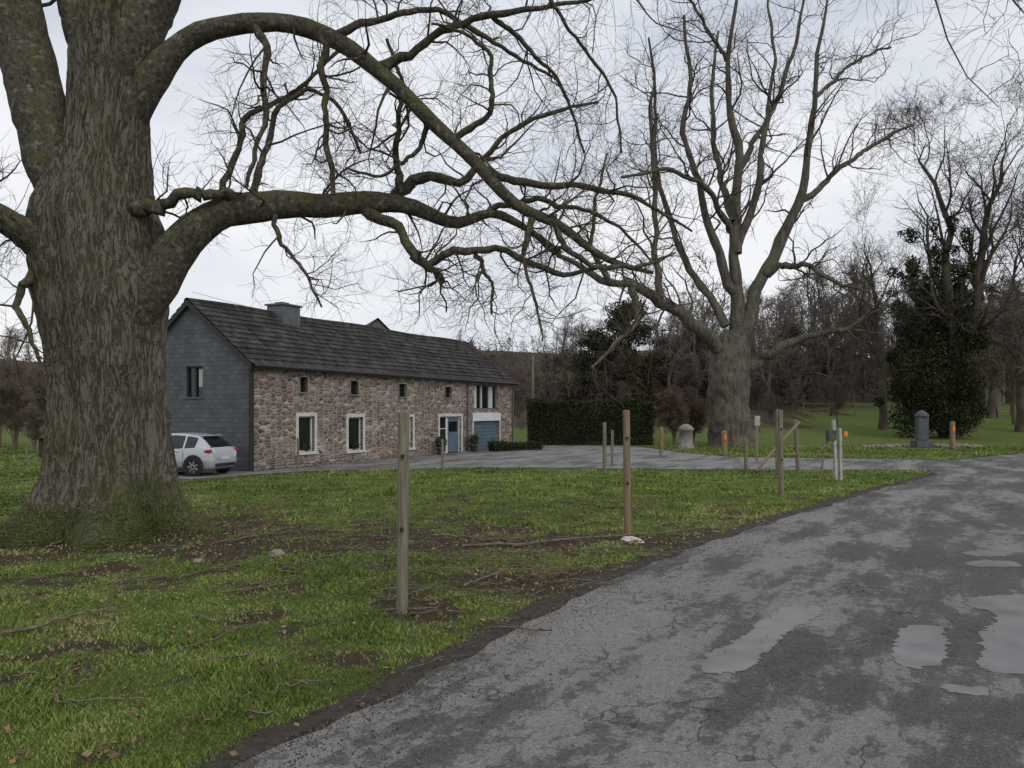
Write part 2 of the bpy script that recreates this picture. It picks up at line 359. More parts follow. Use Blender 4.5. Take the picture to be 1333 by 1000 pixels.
for pts,r in (([(600,716),(680,712),(760,704),(850,699),(945,686)],.026),([(560,700),(640,706),(700,712)],.018),([(0,833),(60,820),(110,803),(165,797)],.018),([(60,718),(90,700),(130,690),(190,686)],.022),([(720,655),(790,662),(850,664)],.02),([(850,690),(880,683),(960,684)],.02),([(600,770),(660,745),(700,735)],.012),([(100,905),(112,880),(108,830)],.006),([(740,690),(800,676),(850,655)],.012),([(280,712),(340,700),(420,690)],.014)):
    a=np.array([gr(*p) for p in pts]); s=np.linspace(0,1,len(a)); uu=np.linspace(0,1,14)
    q=np.stack([np.interp(uu,s,a[:,0]),np.interp(uu,s,a[:,1]),np.full(14,.05)],1)+rng.normal(0,.02,(14,3))*[1,1,.5]
    P1=q[None]; R1=(r*(1-.7*uu))[None]; parts.append(tubes(P1,R1,6)); parts.append(tubes(*kids(P1,R1,7,4,.15,.5,up=0.05,rtip=.003),4))
v_,f_=merge(parts); v_[:,2]=np.maximum(v_[:,2],.006); obj('fallen_branches',npmesh('fallen_branches',v_,f_,twm))
parts=[]
for (px,py,L) in ((880,920,.35),(900,925,.2),(1275,660,.9),(1290,664,.6),(1160,800,.2)):
    gx,gy=gr(px,py); a0=rng.uniform(-.5,.5); uu=np.linspace(0,1,6)
    q=np.stack([gx+uu*L*math.cos(a0),gy+uu*L*math.sin(a0),np.full(6,.022)],1)+rng.normal(0,.01,(6,3))*[1,1,.2]
    parts.append(tubes(q[None],np.full((1,6),.004),4)); parts.append(tubes(*kids(q[None],np.full((1,6),.004),3,3,L*.3,L*.5,up=0,rtip=.002),3))
v_,f_=merge(parts); v_[:,2]=np.maximum(v_[:,2],.012); obj('road_twigs',npmesh('road_twigs',v_,f_,simple('red_twigs',(.07,.035,.025),(.16,.09,.06),9,.9,0)))
def rock(name,px,py,s,mat):
    bm=bmesh.new(); bmesh.ops.create_icosphere(bm,subdivisions=3,radius=1)
    sd=random.random()*50
    for v in bm.verts:
        k=1+.6*noise.noise(v.co*1.6+Vector((sd,0,0)))+.3*noise.noise(v.co*4+Vector((0,sd,0))); v.co*=k; v.co.x*=s[0];v.co.y*=s[1];v.co.z*=s[2]
    me=bpy.data.meshes.new(name); bm.to_mesh(me); bm.free(); me.materials.append(mat); x,y=gr(px,py); obj(name,me,None,(x,y,s[2]*.5))
pale=simple('pale_stone',(.4,.36,.33),(.66,.6,.55),8,.8,.5); brn=simple('field_stone',(.15,.12,.1),(.35,.3,.25),8,.85,.5)
rock('white_rock',822,706,(.15,.12,.06),pale); rock('field_stone',360,724,(.09,.07,.06),brn); rock('field_stone',258,733,(.06,.05,.04),brn)
# ------------------------------------------------------------ big foreground tree
m,nt,b=newmat('linden_bark')
v=coords(nt,(1,1,.13)); vd=tnoise(nt,coords(nt,(1,1,.5)),3,3,.5)
cw=nt.nodes.new('ShaderNodeCombineXYZ'); nt.links.new(mth(nt,'MULTIPLY',vd,.25),cw.inputs[0]); nt.links.new(mth(nt,'MULTIPLY',vd,.25),cw.inputs[1])
va=nt.nodes.new('ShaderNodeVectorMath'); va.operation='ADD'; nt.links.new(v,va.inputs[0]); nt.links.new(cw.outputs[0],va.inputs[1])
n1=tnoise(nt,va.outputs[0],15,4,.6); n2=tnoise(nt,coords(nt),38,5,.75); n3=tnoise(nt,coords(nt),1.1,5,.65)
ridg=mth(nt,'ABSOLUTE',mth(nt,'SUBTRACT',n1,.5))
fis=ramp(nt,[(.0,0.),(.018,.5),(.06,1.)],ridg)
tone=mth(nt,'MULTIPLY',mth(nt,'ADD',mth(nt,'MULTIPLY',fis,.6),.4),mth(nt,'ADD',mth(nt,'MULTIPLY',n2,.9),.45))
col=ramp(nt,[(.2,(.032,.027,.021)),(.55,(.082,.070,.054)),(.85,(.130,.114,.090)),(1,(.18,.162,.132))],tone)
n4=tnoise(nt,coords(nt,(1,1,.5)),1.8,6,.7); col=mixc(nt,mth(nt,'MULTIPLY',ramp(nt,[(.45,0.),(.62,1.)],n4),.35),col,(.15,.138,.112))
g=nt.nodes.new('ShaderNodeSeparateXYZ'); nt.links.new(coords(nt),g.inputs[0])
low=mth(nt,'SUBTRACT',1.,mth(nt,'MULTIPLY',g.outputs[2],.9,True),True)
mk=mth(nt,'MULTIPLY',ramp(nt,[(.53,0.),(.70,1.)],mth(nt,'ADD',n3,mth(nt,'MULTIPLY',low,.34))),.8)
col=mixc(nt,mth(nt,'MULTIPLY',mk,mth(nt,'ADD',mth(nt,'MULTIPLY',fis,.6),.4)),col,(.075,.085,.024))
nt.links.new(col,b.inputs['Base Color']); b.inputs['Roughness'].default_value=.95; b.inputs['Specular IOR Level'].default_value=.15
bump(nt,b,mth(nt,'ADD',fis,mth(nt,'MULTIPLY',n2,.4)),.75,.04); barkT=m
barkL=bark('linden_limb_bark',(.036,.031,.025),(.125,.11,.087),(.095,.10,.035),.14,1,16,.8,.03,.5)
barkB=twigmat('linden_branch_bark',(.055,.045,.036),(.13,.115,.075),5)
twig=twigmat('linden_twigs',(.06,.048,.04),(.12,.10,.075),2)
tree=empty('linden_tree',(0,0,0))
prof=[(692,140,124),(680,141,108),(665,143,94),(645,145,83),(620,147,75),(560,145,68),(500,142,68),(450,138,70),(400,133,77),(350,128,78),(300,122,73),(250,126,64),(200,137,52),(150,141,48),(100,145,48),(50,152,53),(20,155,53),(-10,158,40)]
seg=260; rings=240; V=[]
zz=np.array([at(0,p[0],13.2)[2] for p in prof]); cxx=np.array([at(p[1],0,13.2)[0] for p in prof]); rr=np.array([p[2]*13.2/F for p in prof])
o=np.argsort(zz); zz=zz[o];cxx=cxx[o];rr=rr[o]
for j in range(rings):
    t=j/(rings-1); z=-.12+(zz[-1]+.12)*t; cx=np.interp(z,zz,cxx); r=np.interp(z,zz,rr)
    fl=math.exp(-max(z,0)/.42)
    for i in range(seg):
        a=i*2*math.pi/seg; ca,sa=math.cos(a),math.sin(a)
        lob=.05*math.sin(5*a+1+.25*z)+.035*math.sin(8*a+2.2-.4*z)
        root=fl*(.19*math.cos(6*a+.6)+.11*math.cos(11*a+1.7)+.06)
        p=Vector((ca*1.4,sa*1.4,z*.35)); big=noise.noise(p*1.3)*.08+noise.noise(p*3.5)*.03
        tw_=noise.noise(Vector((ca*1.5,sa*1.5,z*.5)))*.5
        rid=abs(noise.noise(Vector((ca*13+tw_,sa*13,z*1.1+noise.noise(p*3)*.6))))*.06+abs(noise.noise(Vector((ca*27,sa*27+tw_,z*2.2))))*.04
        burl=.0
        for (bz,ba,bs_,bh) in ((5.2,-2.0,.35,.12),(2.9,-1.0,.4,.08),(4.0,-.6,.3,.10),(5.0,-.1,.3,.14),(1.6,-1.9,.3,.06)):
            da=(a-ba+math.pi)%(2*math.pi)-math.pi; burl+=bh*math.exp(-(da/.35)**2-((z-bz)/bs_)**2)
        R_=r*(1+lob+root+big)+burl-rid*(.9+.5*min(1,r))+.03
        V.append((cx+ca*R_,13.2+sa*R_*.95,z))
Fc=[]
for j in range(rings-1):
    for i in range(seg): Fc.append((j*seg+i,j*seg+(i+1)%seg,(j+1)*seg+(i+1)%seg,(j+1)*seg+i))
obj('trunk',npmesh('trunk',V,Fc,barkT),tree)
moss=leafmat('moss',(.035,.048,.010),(.11,.13,.028),8)
n=22000; a=rng.uniform(math.pi,2*math.pi,n); z=rng.exponential(.18,n); Va=np.array(V).reshape(rings,seg,3)
ji=np.clip(((z+.12)/((zz[-1]+.12)/(rings-1))).astype(int),0,rings-1); ii=(a/(2*math.pi)*seg).astype(int)%seg
p=Va[ji,ii]+rng.normal(0,.012,(n,3)); k=(sn(p[:,0]*1,p[:,2]*2+p[:,1],3,31)>-.2); p=p[k];n=len(p)
u=nrm(rng.normal(size=(n,3))); v=nrm(np.cross(u,rng.normal(size=(n,3)))); s=rng.uniform(.006,.016,(n,1))
obj('moss',npmesh('moss',np.stack([p-u*s,p-v*s,p+u*s,p+v*s],1).reshape(-1,3),np.arange(n*4).reshape(-1,4),moss,False),tree)
big=[
[(128,340,13.2,20),(95,275,13,30),(66,205,13,34),(48,130,13,34),(30,60,13,33),(20,0,12.9,31),(-5,-100,12.8,26),(-30,-220,12.6,18)],
[(140,150,13.2,20),(128,80,13.2,32),(112,20,13.2,29),(100,-20,13.2,26),(85,-120,13.2,20),(80,-260,13.2,13)],
[(148,150,13.2,20),(165,80,13.1,38),(185,20,13.1,36),(200,-20,13,34),(230,-120,13,26),(250,-250,13,18)],
[(120,380,13,20),(85,340,12.9,24),(50,318,12.6,21),(20,295,12.3,18),(-20,270,12,16),(-120,250,11.5,12)],
[(150,450,13,20),(180,405,13,28),(208,360,13,29),(235,315,13,26),(265,285,13,23),(310,270,13,20),(370,268,13.1,18),(430,268,13.2,16),(490,262,13.4,14),(540,268,13.5,11),(575,288,13.6,9),(600,294,13.7,7),(640,272,13.8,6),(690,300,13.9,4.5),(730,330,14,3.5)],
[(150,190,13.2,16),(175,140,13.1,25),(208,85,13,19),(240,50,13,15),(290,32,12.9,13),(340,28,12.8,12.5),(390,30,12.8,12),(440,50,12.7,11.5),(480,82,12.7,11),(520,115,12.6,10),(555,150,12.6,9.5),(590,185,12.5,9),(625,215,12.5,8.5),(655,255,12.4,8),(690,285,12.4,7.5),(720,280,12.4,6.5),(760,320,12.5,5),(800,345,12.6,4),(850,355,12.8,2.5)]]
med=[
[(470,268,13.3,12),(510,290,13.2,9),(535,320,13.1,9),(550,342,13,9),(600,330,12.9,7),(660,325,12.8,6),(700,345,12.7,5.5),(735,360,12.7,5),(790,345,12.6,3)],
[(540,330,13.1,9),(560,352,13,7),(578,368,13,6)],
[(490,260,13.4,12),(530,240,13.5,10),(565,232,13.6,9),(600,240,13.7,8),(625,210,13.8,6),(650,180,14,5),(700,150,14,4),(780,130,14,2.5)],
[(170,270,12.9,16),(195,268,12.7,12),(240,255,12.5,10),(290,250,12.7,9),(340,262,13,8)],
[(490,90,12.7,11),(535,70,12.6,8),(575,40,12.5,7),(640,20,12.4,6),(720,10,12.3,4),(800,-10,12.2,3)],
[(620,212,12.5,9),(670,235,12.6,7),(730,240,12.8,6),(790,245,13,5),(850,270,13,3.5),(900,300,13,2)],
[(335,28,12.8,8),(348,90,12.7,6),(345,150,12.6,5),(330,210,12.6,4),(318,245,12.6,3)],
[(418,40,12.7,8),(422,110,12.7,6),(425,180,12.7,5.5),(433,250,12.7,5)],
[(325,262,13,8),(345,200,13,6),(360,140,13,5),(400,110,13,4),(450,150,13,3),(470,200,13,2.5)],
[(520,250,13.4,8),(515,190,13.3,5.5),(525,120,13.2,4),(505,50,13.2,3)],
[(595,185,12.5,8),(640,150,12.3,5),(640,70,12.2,4),(600,40,12.1,3),(560,30,12,2)],
[(690,285,12.4,7),(680,340,12.3,3.5),(700,400,12.2,2.5),(706,445,12.2,1.5)],
[(640,272,13.8,6),(700,260,13.6,5),(760,270,13.5,4),(810,300,13.5,3),(850,340,13.4,2)],
[(720,280,12.4,7),(735,320,12.4,6),(770,345,12.4,5),(830,350,12.4,4),(880,330,12.4,2)],
[(350,265,13,6),(365,320,13,4),(395,350,13,3),(420,400,13,2)],
[(265,283,13,8),(300,220,13.3,6),(320,150,13.6,5),(380,120,13.8,4),(450,60,14,3)],
[(230,-120,13,20),(500,-250,11,14),(850,-200,9.5,8),(1050,-150,9,5),(1190,-70,8.8,2.4),(1222,-10,8.7,1.8),(1216,30,8.6,1.5),(1245,70,8.7,1.2),(1252,110,8.7,1),(1300,140,8.7,.7)],
[(1050,-150,9,6),(1200,-120,9,4),(1280,-50,9.1,2),(1310,-10,9.1,1.4),(1345,30,9.2,1),(1400,40,9.2,.8)],
[(850,-200,9.5,7),(830,-60,10,2.6),(822,-10,10.4,1.6),(850,30,10.6,1.2),(900,45,10.8,.9),(930,60,10.8,.7)],
[(200,-20,13,16),(300,-60,12.5,11),(450,-50,12,8),(600,-30,11.6,6),(700,-20,11.5,4)],
[(50,325,12.6,10),(20,400,12.3,6),(40,440,12.2,4),(60,490,12.1,2)],
[(440,45,12.7,8),(500,20,12.9,6),(570,10,13.1,5),(650,60,13.3,4),(720,100,13.5,2.5)],
[(700,-20,11.5,4),(760,60,11.8,3),(800,120,12,2.5),(810,200,12.1,1.6)],
[(640,20,12.4,5),(690,60,12.6,4),(740,130,12.8,3),(760,200,13,2)],
[(560,155,12.6,6),(540,200,12.9,4),(500,230,13,3),(450,220,13,2)],
[(620,330,12.9,5),(640,370,12.8,3),(640,410,12.8,2)],
]
PB,RB=limbs(big,N=44,jit=.22,rs=.97,rj=.012,smooth=2); PM,RM=limbs(med,jit=2.2,rs=.72)
bv,bf=tubes(PB,RB,24); bc=np.repeat(PB.reshape(-1,3),24,axis=0)
for i in range(len(bv)):      # gentle swellings and ridges along the heavy limbs
    q=Vector(bv[i]); bv[i]=bc[i]+(bv[i]-bc[i])*(1+.11*noise.noise(q*1.8)+.06*noise.noise(q*6)+.04*noise.noise(q*17))
v_,f_=merge([(bv,bf),tubes(PM,RM,9)])
obj('limbs',npmesh('limbs',v_,f_,barkL),tree)
K1=kids(PB[3:],RB[3:],22,8,.7,2.5,up=.02,wig=.33,tmin=.3,rmax=.026,rf=.30,rtip=.003)
K1b=kids(PM,RM,9,7,.6,2.1,up=.02,wig=.34,tmin=.15,rmax=.020,rf=.38,rtip=.003)
K1c=kids(PB[:3],RB[:3],7,8,1,3,up=.03,wig=.32,tmin=.5,rmax=.04,rf=.35,rtip=.004)
parts=[tubes(*K1,6),tubes(*K1b,6),tubes(*K1c,6)]
obj('branches',npmesh('branches',*merge(parts),barkB),tree)
def cat(*q):
    n=min(a[0].shape[1] for a in q); return (np.concatenate([a[0][:,:n] for a in q]),np.concatenate([a[1][:,:n] for a in q]))
A1=cat(K1,K1b,K1c)
A2=kids(*A1,5,6,.4,1.35,up=.04,wig=.24,tmin=.12,rf=.5,rtip=.0018,rmax=.007)
A3=kids(*A2,4,4,.2,.7,up=.05,wig=.2,tmin=.2,rf=.6,rtip=.0015)
A4=kids(PM,RM,12,5,.2,.8,up=.05,tmin=.1,rf=.3,rmax=.005,rtip=.002)
obj('twigs',npmesh('twigs',*merge([tubes(*A2,3),tubes(*A3,3),tubes(*A4,3)]),twig),tree)
# ------------------------------------------------------------ second tree
b2=bark('oak_bark',(.05,.043,.036),(.15,.135,.11),(.10,.104,.06),.10,.22,6,.8,.06,.35)
t2m=twigmat('bare_twigs',(.07,.058,.049),(.125,.105,.085),1)
tree2=empty('oak_tree')
tr=[[(952,588,46,38),(951,574,46,29),(948,540,46,25),(948,510,46,26),(950,480,46,27),(952,455,46,24),(955,432,46,16)]]
m2=[
[(955,455,46,18),(962,400,46,14),(960,350,46,12),(955,290,46,10),(960,220,46,8.5),(950,150,46,7),(945,80,46,5),(960,0,46,3),(965,-60,46,2)],
[(945,462,46,17),(920,432,45,13),(890,410,44.5,12),(855,385,44,11),(825,372,43.5,9),(790,368,43,7),(750,345,42.5,5.5),(715,325,42,4),(690,300,42,2)],
[(960,440,46,16),(990,370,46.5,12),(1020,310,47,10),(1045,260,47,8.5),(1050,200,47,7),(1060,130,47,5),(1065,60,47,3.5),(1080,-20,47,2)],
[(965,490,46,15),(1000,462,45.5,10),(1030,445,45,8),(1070,435,44.5,6),(1110,425,44,5),(1150,400,44,3)],
[(1040,268,47,7),(1080,230,47,5),(1130,190,47.5,4),(1190,160,48,2.5)],
[(960,330,46,9),(985,260,46,7),(990,180,46,6),(1020,110,46,4.5),(1040,40,46,3),(1050,-20,46,2)],
[(955,380,46,10),(925,300,45.5,8),(905,230,45,6),(890,170,45,5),(900,90,45,4),(890,20,45,2.5)],
[(945,425,46,10),(910,370,47,7),(880,320,47.5,6),(860,250,48,5),(850,180,48,4),(855,110,48,3),(845,50,48,2)],
[(995,355,46.5,8),(1050,345,45,5),(1090,370,44,4),(1130,380,43,2)],
[(950,300,46,7),(920,240,44,5),(870,220,43,4),(810,230,42,2.5)],
[(862,388,44,8),(852,320,44,5.5),(853,250,44,5),(848,180,44,4),(850,120,44,3)],
[(790,368,43,7),(770,320,42,4),(775,260,41,3),(790,200,41,2)],
[(825,372,43.5,8),(830,420,42,5),(800,450,41,3.5),(770,480,40,2)],
[(1060,130,47,4),(1110,80,48,3),(1160,60,49,2)],[(945,80,46,4),(910,20,45,3),(880,-30,45,2)],
[(960,220,46,6),(1000,150,49,4),(1010,70,50,3),(1000,0,51,2)],[(955,290,46,7),(930,200,50,5),(925,120,51,4),(935,40,52,2)],
]
Pt,Rt=limbs(tr,N=60,jit=.0,rj=.0); P2,R2=limbs(m2,jit=1.9,rs=.68)
tv,tf=tubes(Pt,Rt,48); c_=np.repeat(Pt[0],48,axis=0)
for i in range(len(tv)):
    dlt=tv[i]-c_[i]; q=Vector(tv[i]); k=1+.16*noise.noise(q*.9)+.09*noise.noise(q*2.3)+.05*abs(noise.noise(Vector((q.x*7,q.y*7,q.z*1.2))))
    tv[i]=c_[i]+dlt*k
obj('trunk_and_limbs',npmesh('trunk_and_limbs',*merge([(tv,tf),tubes(P2,R2,10)]),b2),tree2)
B1=kids(P2,R2,12,8,2.2,6.8,up=.10,wig=.3,tmin=.2,rmax=.075,rf=.38,rtip=.009)
B2=kids(*B1,6,6,1.2,3.1,up=.08,wig=.28,tmin=.15,rf=.5,rtip=.006,rmax=.022)
B3=kids(*B2,4,4,.5,1.6,up=.08,wig=.25,tmin=.2,rf=.6,rtip=.0045)
B0=kids(Pt[:,8:46],Rt[:,8:46],26,5,.6,1.6,ang=(40,80),up=.35,tmin=.0,rf=.08,rmax=.015,rtip=.006,tipfade=.2)
obj('branches',npmesh('branches',*merge([tubes(*B1,5),tubes(*B2,4),tubes(*B3,3),tubes(*B0,4)]),t2m),tree2)
# ------------------------------------------------------------ generic bare trees
def baretree(name,Hh,r,spread,mat,ks=(16,8,5,3),droop=.15,tip=.012,lean=0,multi=1):
    Ps=[];Rs=[];N=14
    for s in range(multi):
        u=np.linspace(0,1,N); p=np.zeros((N,3)); a0=rng.uniform(0,6.28)
        nz=np.cumsum(rng.normal(0,.018*Hh,(N,2)),axis=0); off=0 if multi==1 else .12*Hh
        p[:,:2]=nz*u[:,None]+np.outer(u,[math.cos(a0)*off,math.sin(a0)*off]); p[:,0]+=lean*u*Hh
        p[:,2]=u*Hh*.9-.1; Ps.append(p);Rs.append(r*(1-u)**.75*(1+.5*np.exp(-u*25))+tip)
    P=np.array(Ps);R=np.array(Rs)
    c1=kids(P,R,ks[0],8,Hh*.25*spread,Hh*.55*spread,ang=(30,60),up=droop,wig=.2,tmin=.2,rf=.55,rtip=tip,rmax=r*.5,tipfade=.6)
    c2=kids(*c1,ks[1],6,Hh*.1,Hh*.24,up=.12,wig=.24,tmin=.2,rf=.55,rtip=tip*.8)
    c3=kids(*c2,ks[2],5,Hh*.05,Hh*.12,up=.1,wig=.25,tmin=.2,rf=.6,rtip=tip*.7)
    pr=[tubes(P,R,8),tubes(*c1,4),tubes(*c2,3),tubes(*c3,3)]
    if ks[3]: pr.append(tubes(*kids(*c3,ks[3],3,Hh*.02,Hh*.055,up=.05,tmin=.2,rtip=tip*.6),3))
    return npmesh(name,*merge(pr),mat)
wm_=twigmat('hazy_woodland_bark',(.11,.097,.09),(.19,.17,.155),1)  # bark colour lightened, distance haze is put into the tone
wr_=twigmat('hazy_reddish_twigs',(.12,.092,.08),(.20,.16,.135),1)  # reddish twig colour, paled to imitate haze over distant woods
var=[baretree('bare_tree_mesh',10,.14,1.0,wm_,(12,6,5,0),tip=.018),baretree('bare_tree_mesh',10,.12,.7,wr_,(14,6,5,0),tip=.018),
     baretree('bare_tree_mesh',10,.15,1.1,wm_,(11,6,5,0),.25,tip=.018),baretree('bare_tree_mesh',6,.06,1.3,wr_,(11,5,4,0),.3,tip=.018,multi=4)]
wood=empty('distant_woodland')
def inst(me,x,y,s,parent,name='bare_tree'):
    o=bpy.data.objects.new(name,me); o.location=(x,y,H1(x,y)); o.scale=(s*random.uniform(.85,1.15),s*random.uniform(.85,1.15),s); o.rotation_euler=(0,0,random.uniform(0,6.28)); link(o,parent); return o
for i in range(220):
    y=random.uniform(100,178); x=random.uniform(-.8,.85)*y
    u=x/y; s=random.uniform(.6,1.0)
    if u>.15: s*=1.0+.8*min(1,(u-.15)/.25)
    if -.45<u<.06: s*=.5
    if u<-.55: s*=.95
    inst(random.choice(var[:3]),x,y,s,wood)
for i in range(40):
    y=random.uniform(86,100); x=random.uniform(.2,.85)*y
    inst(random.choice(var[:3]),x,y,random.uniform(1.0,1.7),wood)
for i in range(170):
    y=random.uniform(90,120); x=random.uniform(-.85,.85)*y
    inst(var[3],x,y,random.uniform(.5,1.0)*(.8 if x<.1*y else 1.15),wood,'bare_shrub')
for i in range(60):   # scrubby margin of the wood behind the hedge and the oak
    y=random.uniform(64,92); x=random.uniform(.0,.42)*y
    inst(var[3],x,y,random.uniform(.3,.6),wood,'bare_shrub')
cs=[];rs=[]
for i in range(420):
    y=random.uniform(96,172); x=random.uniform(-.85,.85)*y; h=random.uniform(.8,2.4)
    cs.append((x,y,H1(x,y)+h*.6)); rs.append((random.uniform(2,4.5),1.5,h))
obj('undergrowth',npmesh('undergrowth',*leafcloud(cs,rs,60000,.16,.2),leafmat('brown_undergrowth',(.050,.045,.034),(.15,.13,.10),.5),False))
def single(px,d,Hh,r,spread,mat,name='bare_tree',ks=(18,9,6,4),droop=.2,tip=.009,multi=1,lean=0):
    x=(px-666.5)/F*d; me=baretree(name,Hh,r,spread,mat,ks,droop,tip,lean,multi); return obj(name,me,None,(x,d,H1(x,d)))
single(1235,56,23,.5,.95,t2m,'ivy_covered_tree',(16,7,6,3),.2,.010,2)
ivytree=S.objects['ivy_covered_tree']
single(1150,62,17,.3,1.1,t2m,'alder_tree',(16,8,5,3))
single(1330,60,20,.35,1.1,t2m,'alder_tree',(16,8,5,3))
single(1410,52,21,.35,1,t2m,'alder_tree',(14,7,5,3))
single(1085,74,14,.22,1.1,t2m,'alder_tree',(16,8,5,0),tip=.014)
single(1290,72,19,.3,1.1,t2m,'alder_tree',(16,8,5,0),tip=.014)
single(1190,76,15,.3,1.1,wm_,'alder_tree',(16,8,5,0),tip=.014)
single(1000,80,12,.2,1,wr_,'alder_tree',(14,7,5,0),tip=.014); single(905,84,11,.2,1,wm_,'alder_tree',(14,7,5,0),tip=.014); single(740,84,6.5,.15,1,wr_,'alder_tree',(14,7,5,0),tip=.014); single(870,74,10,.2,1,wr_,'alder_tree',(14,7,5,0),tip=.014)
for px,d,s in ((1320,66,1.5),(1350,60,1.4),(1300,72,1.6),(1110,84,1.3),(1060,86,1.2),(1010,84,1.1),(1150,84,1.3),(1265,80,1.5),(940,84,1.0),(905,80,.9),(1380,70,1.6),(980,86,1.2),(1035,82,1.0)):
    x=(px-666.5)/F*d; o=obj('thicket',var[3],None,(x,d,H1(x,d))); o.scale=(s,s,s); o.rotation_euler[2]=px
# ivy
ivm=leafmat('ivy_leaves',(.010,.014,.007),(.048,.056,.024),1.2)
cs=[];rs=[]
for (px,py,rx,rz) in ((1215,530,36,30),(1200,490,40,36),(1228,455,42,36),(1188,430,24,30),(1238,410,30,34),(1210,380,22,28),(1243,360,16,24),(1222,330,10,22),(1258,310,7,16),(1255,500,26,30),(1170,405,12,14),(1275,440,14,18),(1235,548,32,22),(1182,545,22,26),(1165,470,10,12),(1290,380,6,10),(1185,350,6,12),(1268,535,14,24),(1175,510,16,18),(1240,290,6,16),(1215,295,5,14)):
    cs.append(np.array(at(px,py,55+random.uniform(-1,1)))-np.array(ivytree.location)); k=55/F; rs.append((rx*k,min(rx,35)*k,rz*k))
for i in range(60):
    px=1220+random.gauss(0,32); py=random.uniform(300,560); cs.append(np.array(at(px,py,55+random.uniform(-1.5,1.5)))-np.array(ivytree.location)); q=random.uniform(.2,.6); rs.append((q,q,q))
obj('ivy',npmesh('ivy',*leafcloud(cs,rs,44000,.085,.1),ivm,False),ivytree)
cm=leafmat('conifer_needles',(.024,.025,.015),(.080,.072,.044),1)
def conifer(px,d,Hh,w0,n,side=0):
    con=empty('conifer_tree',(at(px,500,d)[0],d,H1(0,d))); cs=[];rs=[]
    for i in range(int(9*Hh)):
        t=random.random(); z=.6+t*Hh*.93; w=w0*(1-t)**.6+.25; a=random.uniform(0,6.28); q=w*random.uniform(.3,1.05)
        cs.append((math.cos(a)*q,math.sin(a)*q,z)); q=random.uniform(.4,1.2); rs.append((q,q,random.uniform(.3,.75)))
    obj('needles',npmesh('needles',*leafcloud(cs,rs,n,.10,.1),cm,False),con)
    lathe('trunk',[(.3,-.2),(.22,Hh*.4),(.1,Hh*.8),(.02,Hh)],b2,10,con)
conifer(818,66,10.3,3.5,22000); conifer(775,68,7.6,2.8,12000); conifer(735,88,6.0,2.4,6000); conifer(900,86,8.5,3.2,9000); conifer(1030,90,9.0,3.6,10000); conifer(860,80,7.0,2.8,8000); conifer(1080,88,7.0,3.2,8000)
hm=leafmat('hedge_leaves',(.016,.022,.010),(.055,.065,.025),1.5)
def hedge(name,x0,y0,x1,y1,h,th,n,size,mat=None):
    L=math.hypot(x1-x0,y1-y0); t=rng.uniform(0,1,n); s=rng.uniform(-1,1,n)*th/2; z=rng.uniform(0,1,n)**.8*h
    k=rng.integers(0,3,n); z=np.where(k==0,h*(1+.02*rng.normal(size=n)),z); s=np.where(k>0,np.sign(s)*th/2*(1+.08*rng.normal(size=n)),s)
    z=z+.10*sn(t*L,s,1.6,5)*(z/h)
    dx,dy=(x1-x0)/L,(y1-y0)/L; px=x0+dx*L*t-dy*s; py=y0+dy*L*t+dx*s
    p=np.stack([px,py,z],1)+rng.normal(0,.05,(n,3)); u=nrm(rng.normal(size=(n,3))); v=nrm(np.cross(u,rng.normal(size=(n,3)))); q=size*rng.uniform(.6,1.4,(n,1))
    V=np.stack([p-u*q,p-v*q*.6,p+u*q,p+v*q*.6],1).reshape(-1,3)
    e=obj(name,npmesh(name,V,np.arange(n*4).reshape(-1,4),mat or hm,False))
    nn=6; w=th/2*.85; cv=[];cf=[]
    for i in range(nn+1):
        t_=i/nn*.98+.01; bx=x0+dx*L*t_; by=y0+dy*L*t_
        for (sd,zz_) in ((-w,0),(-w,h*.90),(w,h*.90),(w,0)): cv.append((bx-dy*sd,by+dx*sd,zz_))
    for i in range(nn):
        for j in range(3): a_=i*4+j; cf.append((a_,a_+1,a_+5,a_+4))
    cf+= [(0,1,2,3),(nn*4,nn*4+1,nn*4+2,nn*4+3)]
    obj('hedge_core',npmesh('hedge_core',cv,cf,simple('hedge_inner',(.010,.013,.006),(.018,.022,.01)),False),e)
hedge('hedge',.9,47.2,8.3,47.2,2.5,1.4,24000,.06)
hedge('low_hedge',-1.0,39.4,1.4,41.4,.36,.6,4500,.045)
sh=baretree('dogwood_shrub',2.9,.035,1.3,twigmat('red_brown_twigs',(.10,.068,.055),(.19,.13,.105),3),(14,7,5,3),.25,.008,multi=7)
obj('dogwood_shrub',sh,None,(at(880,580,46)[0],46.5,0))
o=obj('dogwood_shrub',sh,None,(at(905,580,50)[0],50.5,H1(0,50))); o.rotation_euler[2]=2; o.scale=(.9,.9,.8)
sh2=baretree('garden_shrub',4,.045,1.2,wr_,(12,7,5,2),.25,.009,multi=6)
for px,d,s in ((20,40,.8),(60,44,1.0),(-30,38,1.0),(-90,42,1.2),(45,38,.5),(0,46,1.1),(85,50,1.1)):
    x=(px-666.5)/F*d; o=obj('garden_shrub',sh2,None,(x,d,H1(x,d))); o.scale=(s,s,s); o.rotation_euler[2]=px
for px,d,hh in ((20,62,8),(-40,58,9),(75,70,8),(110,75,9)): single(px,d,hh,.2,1.1,wr_,'alder_tree',(14,7,5,0),.2,.012)
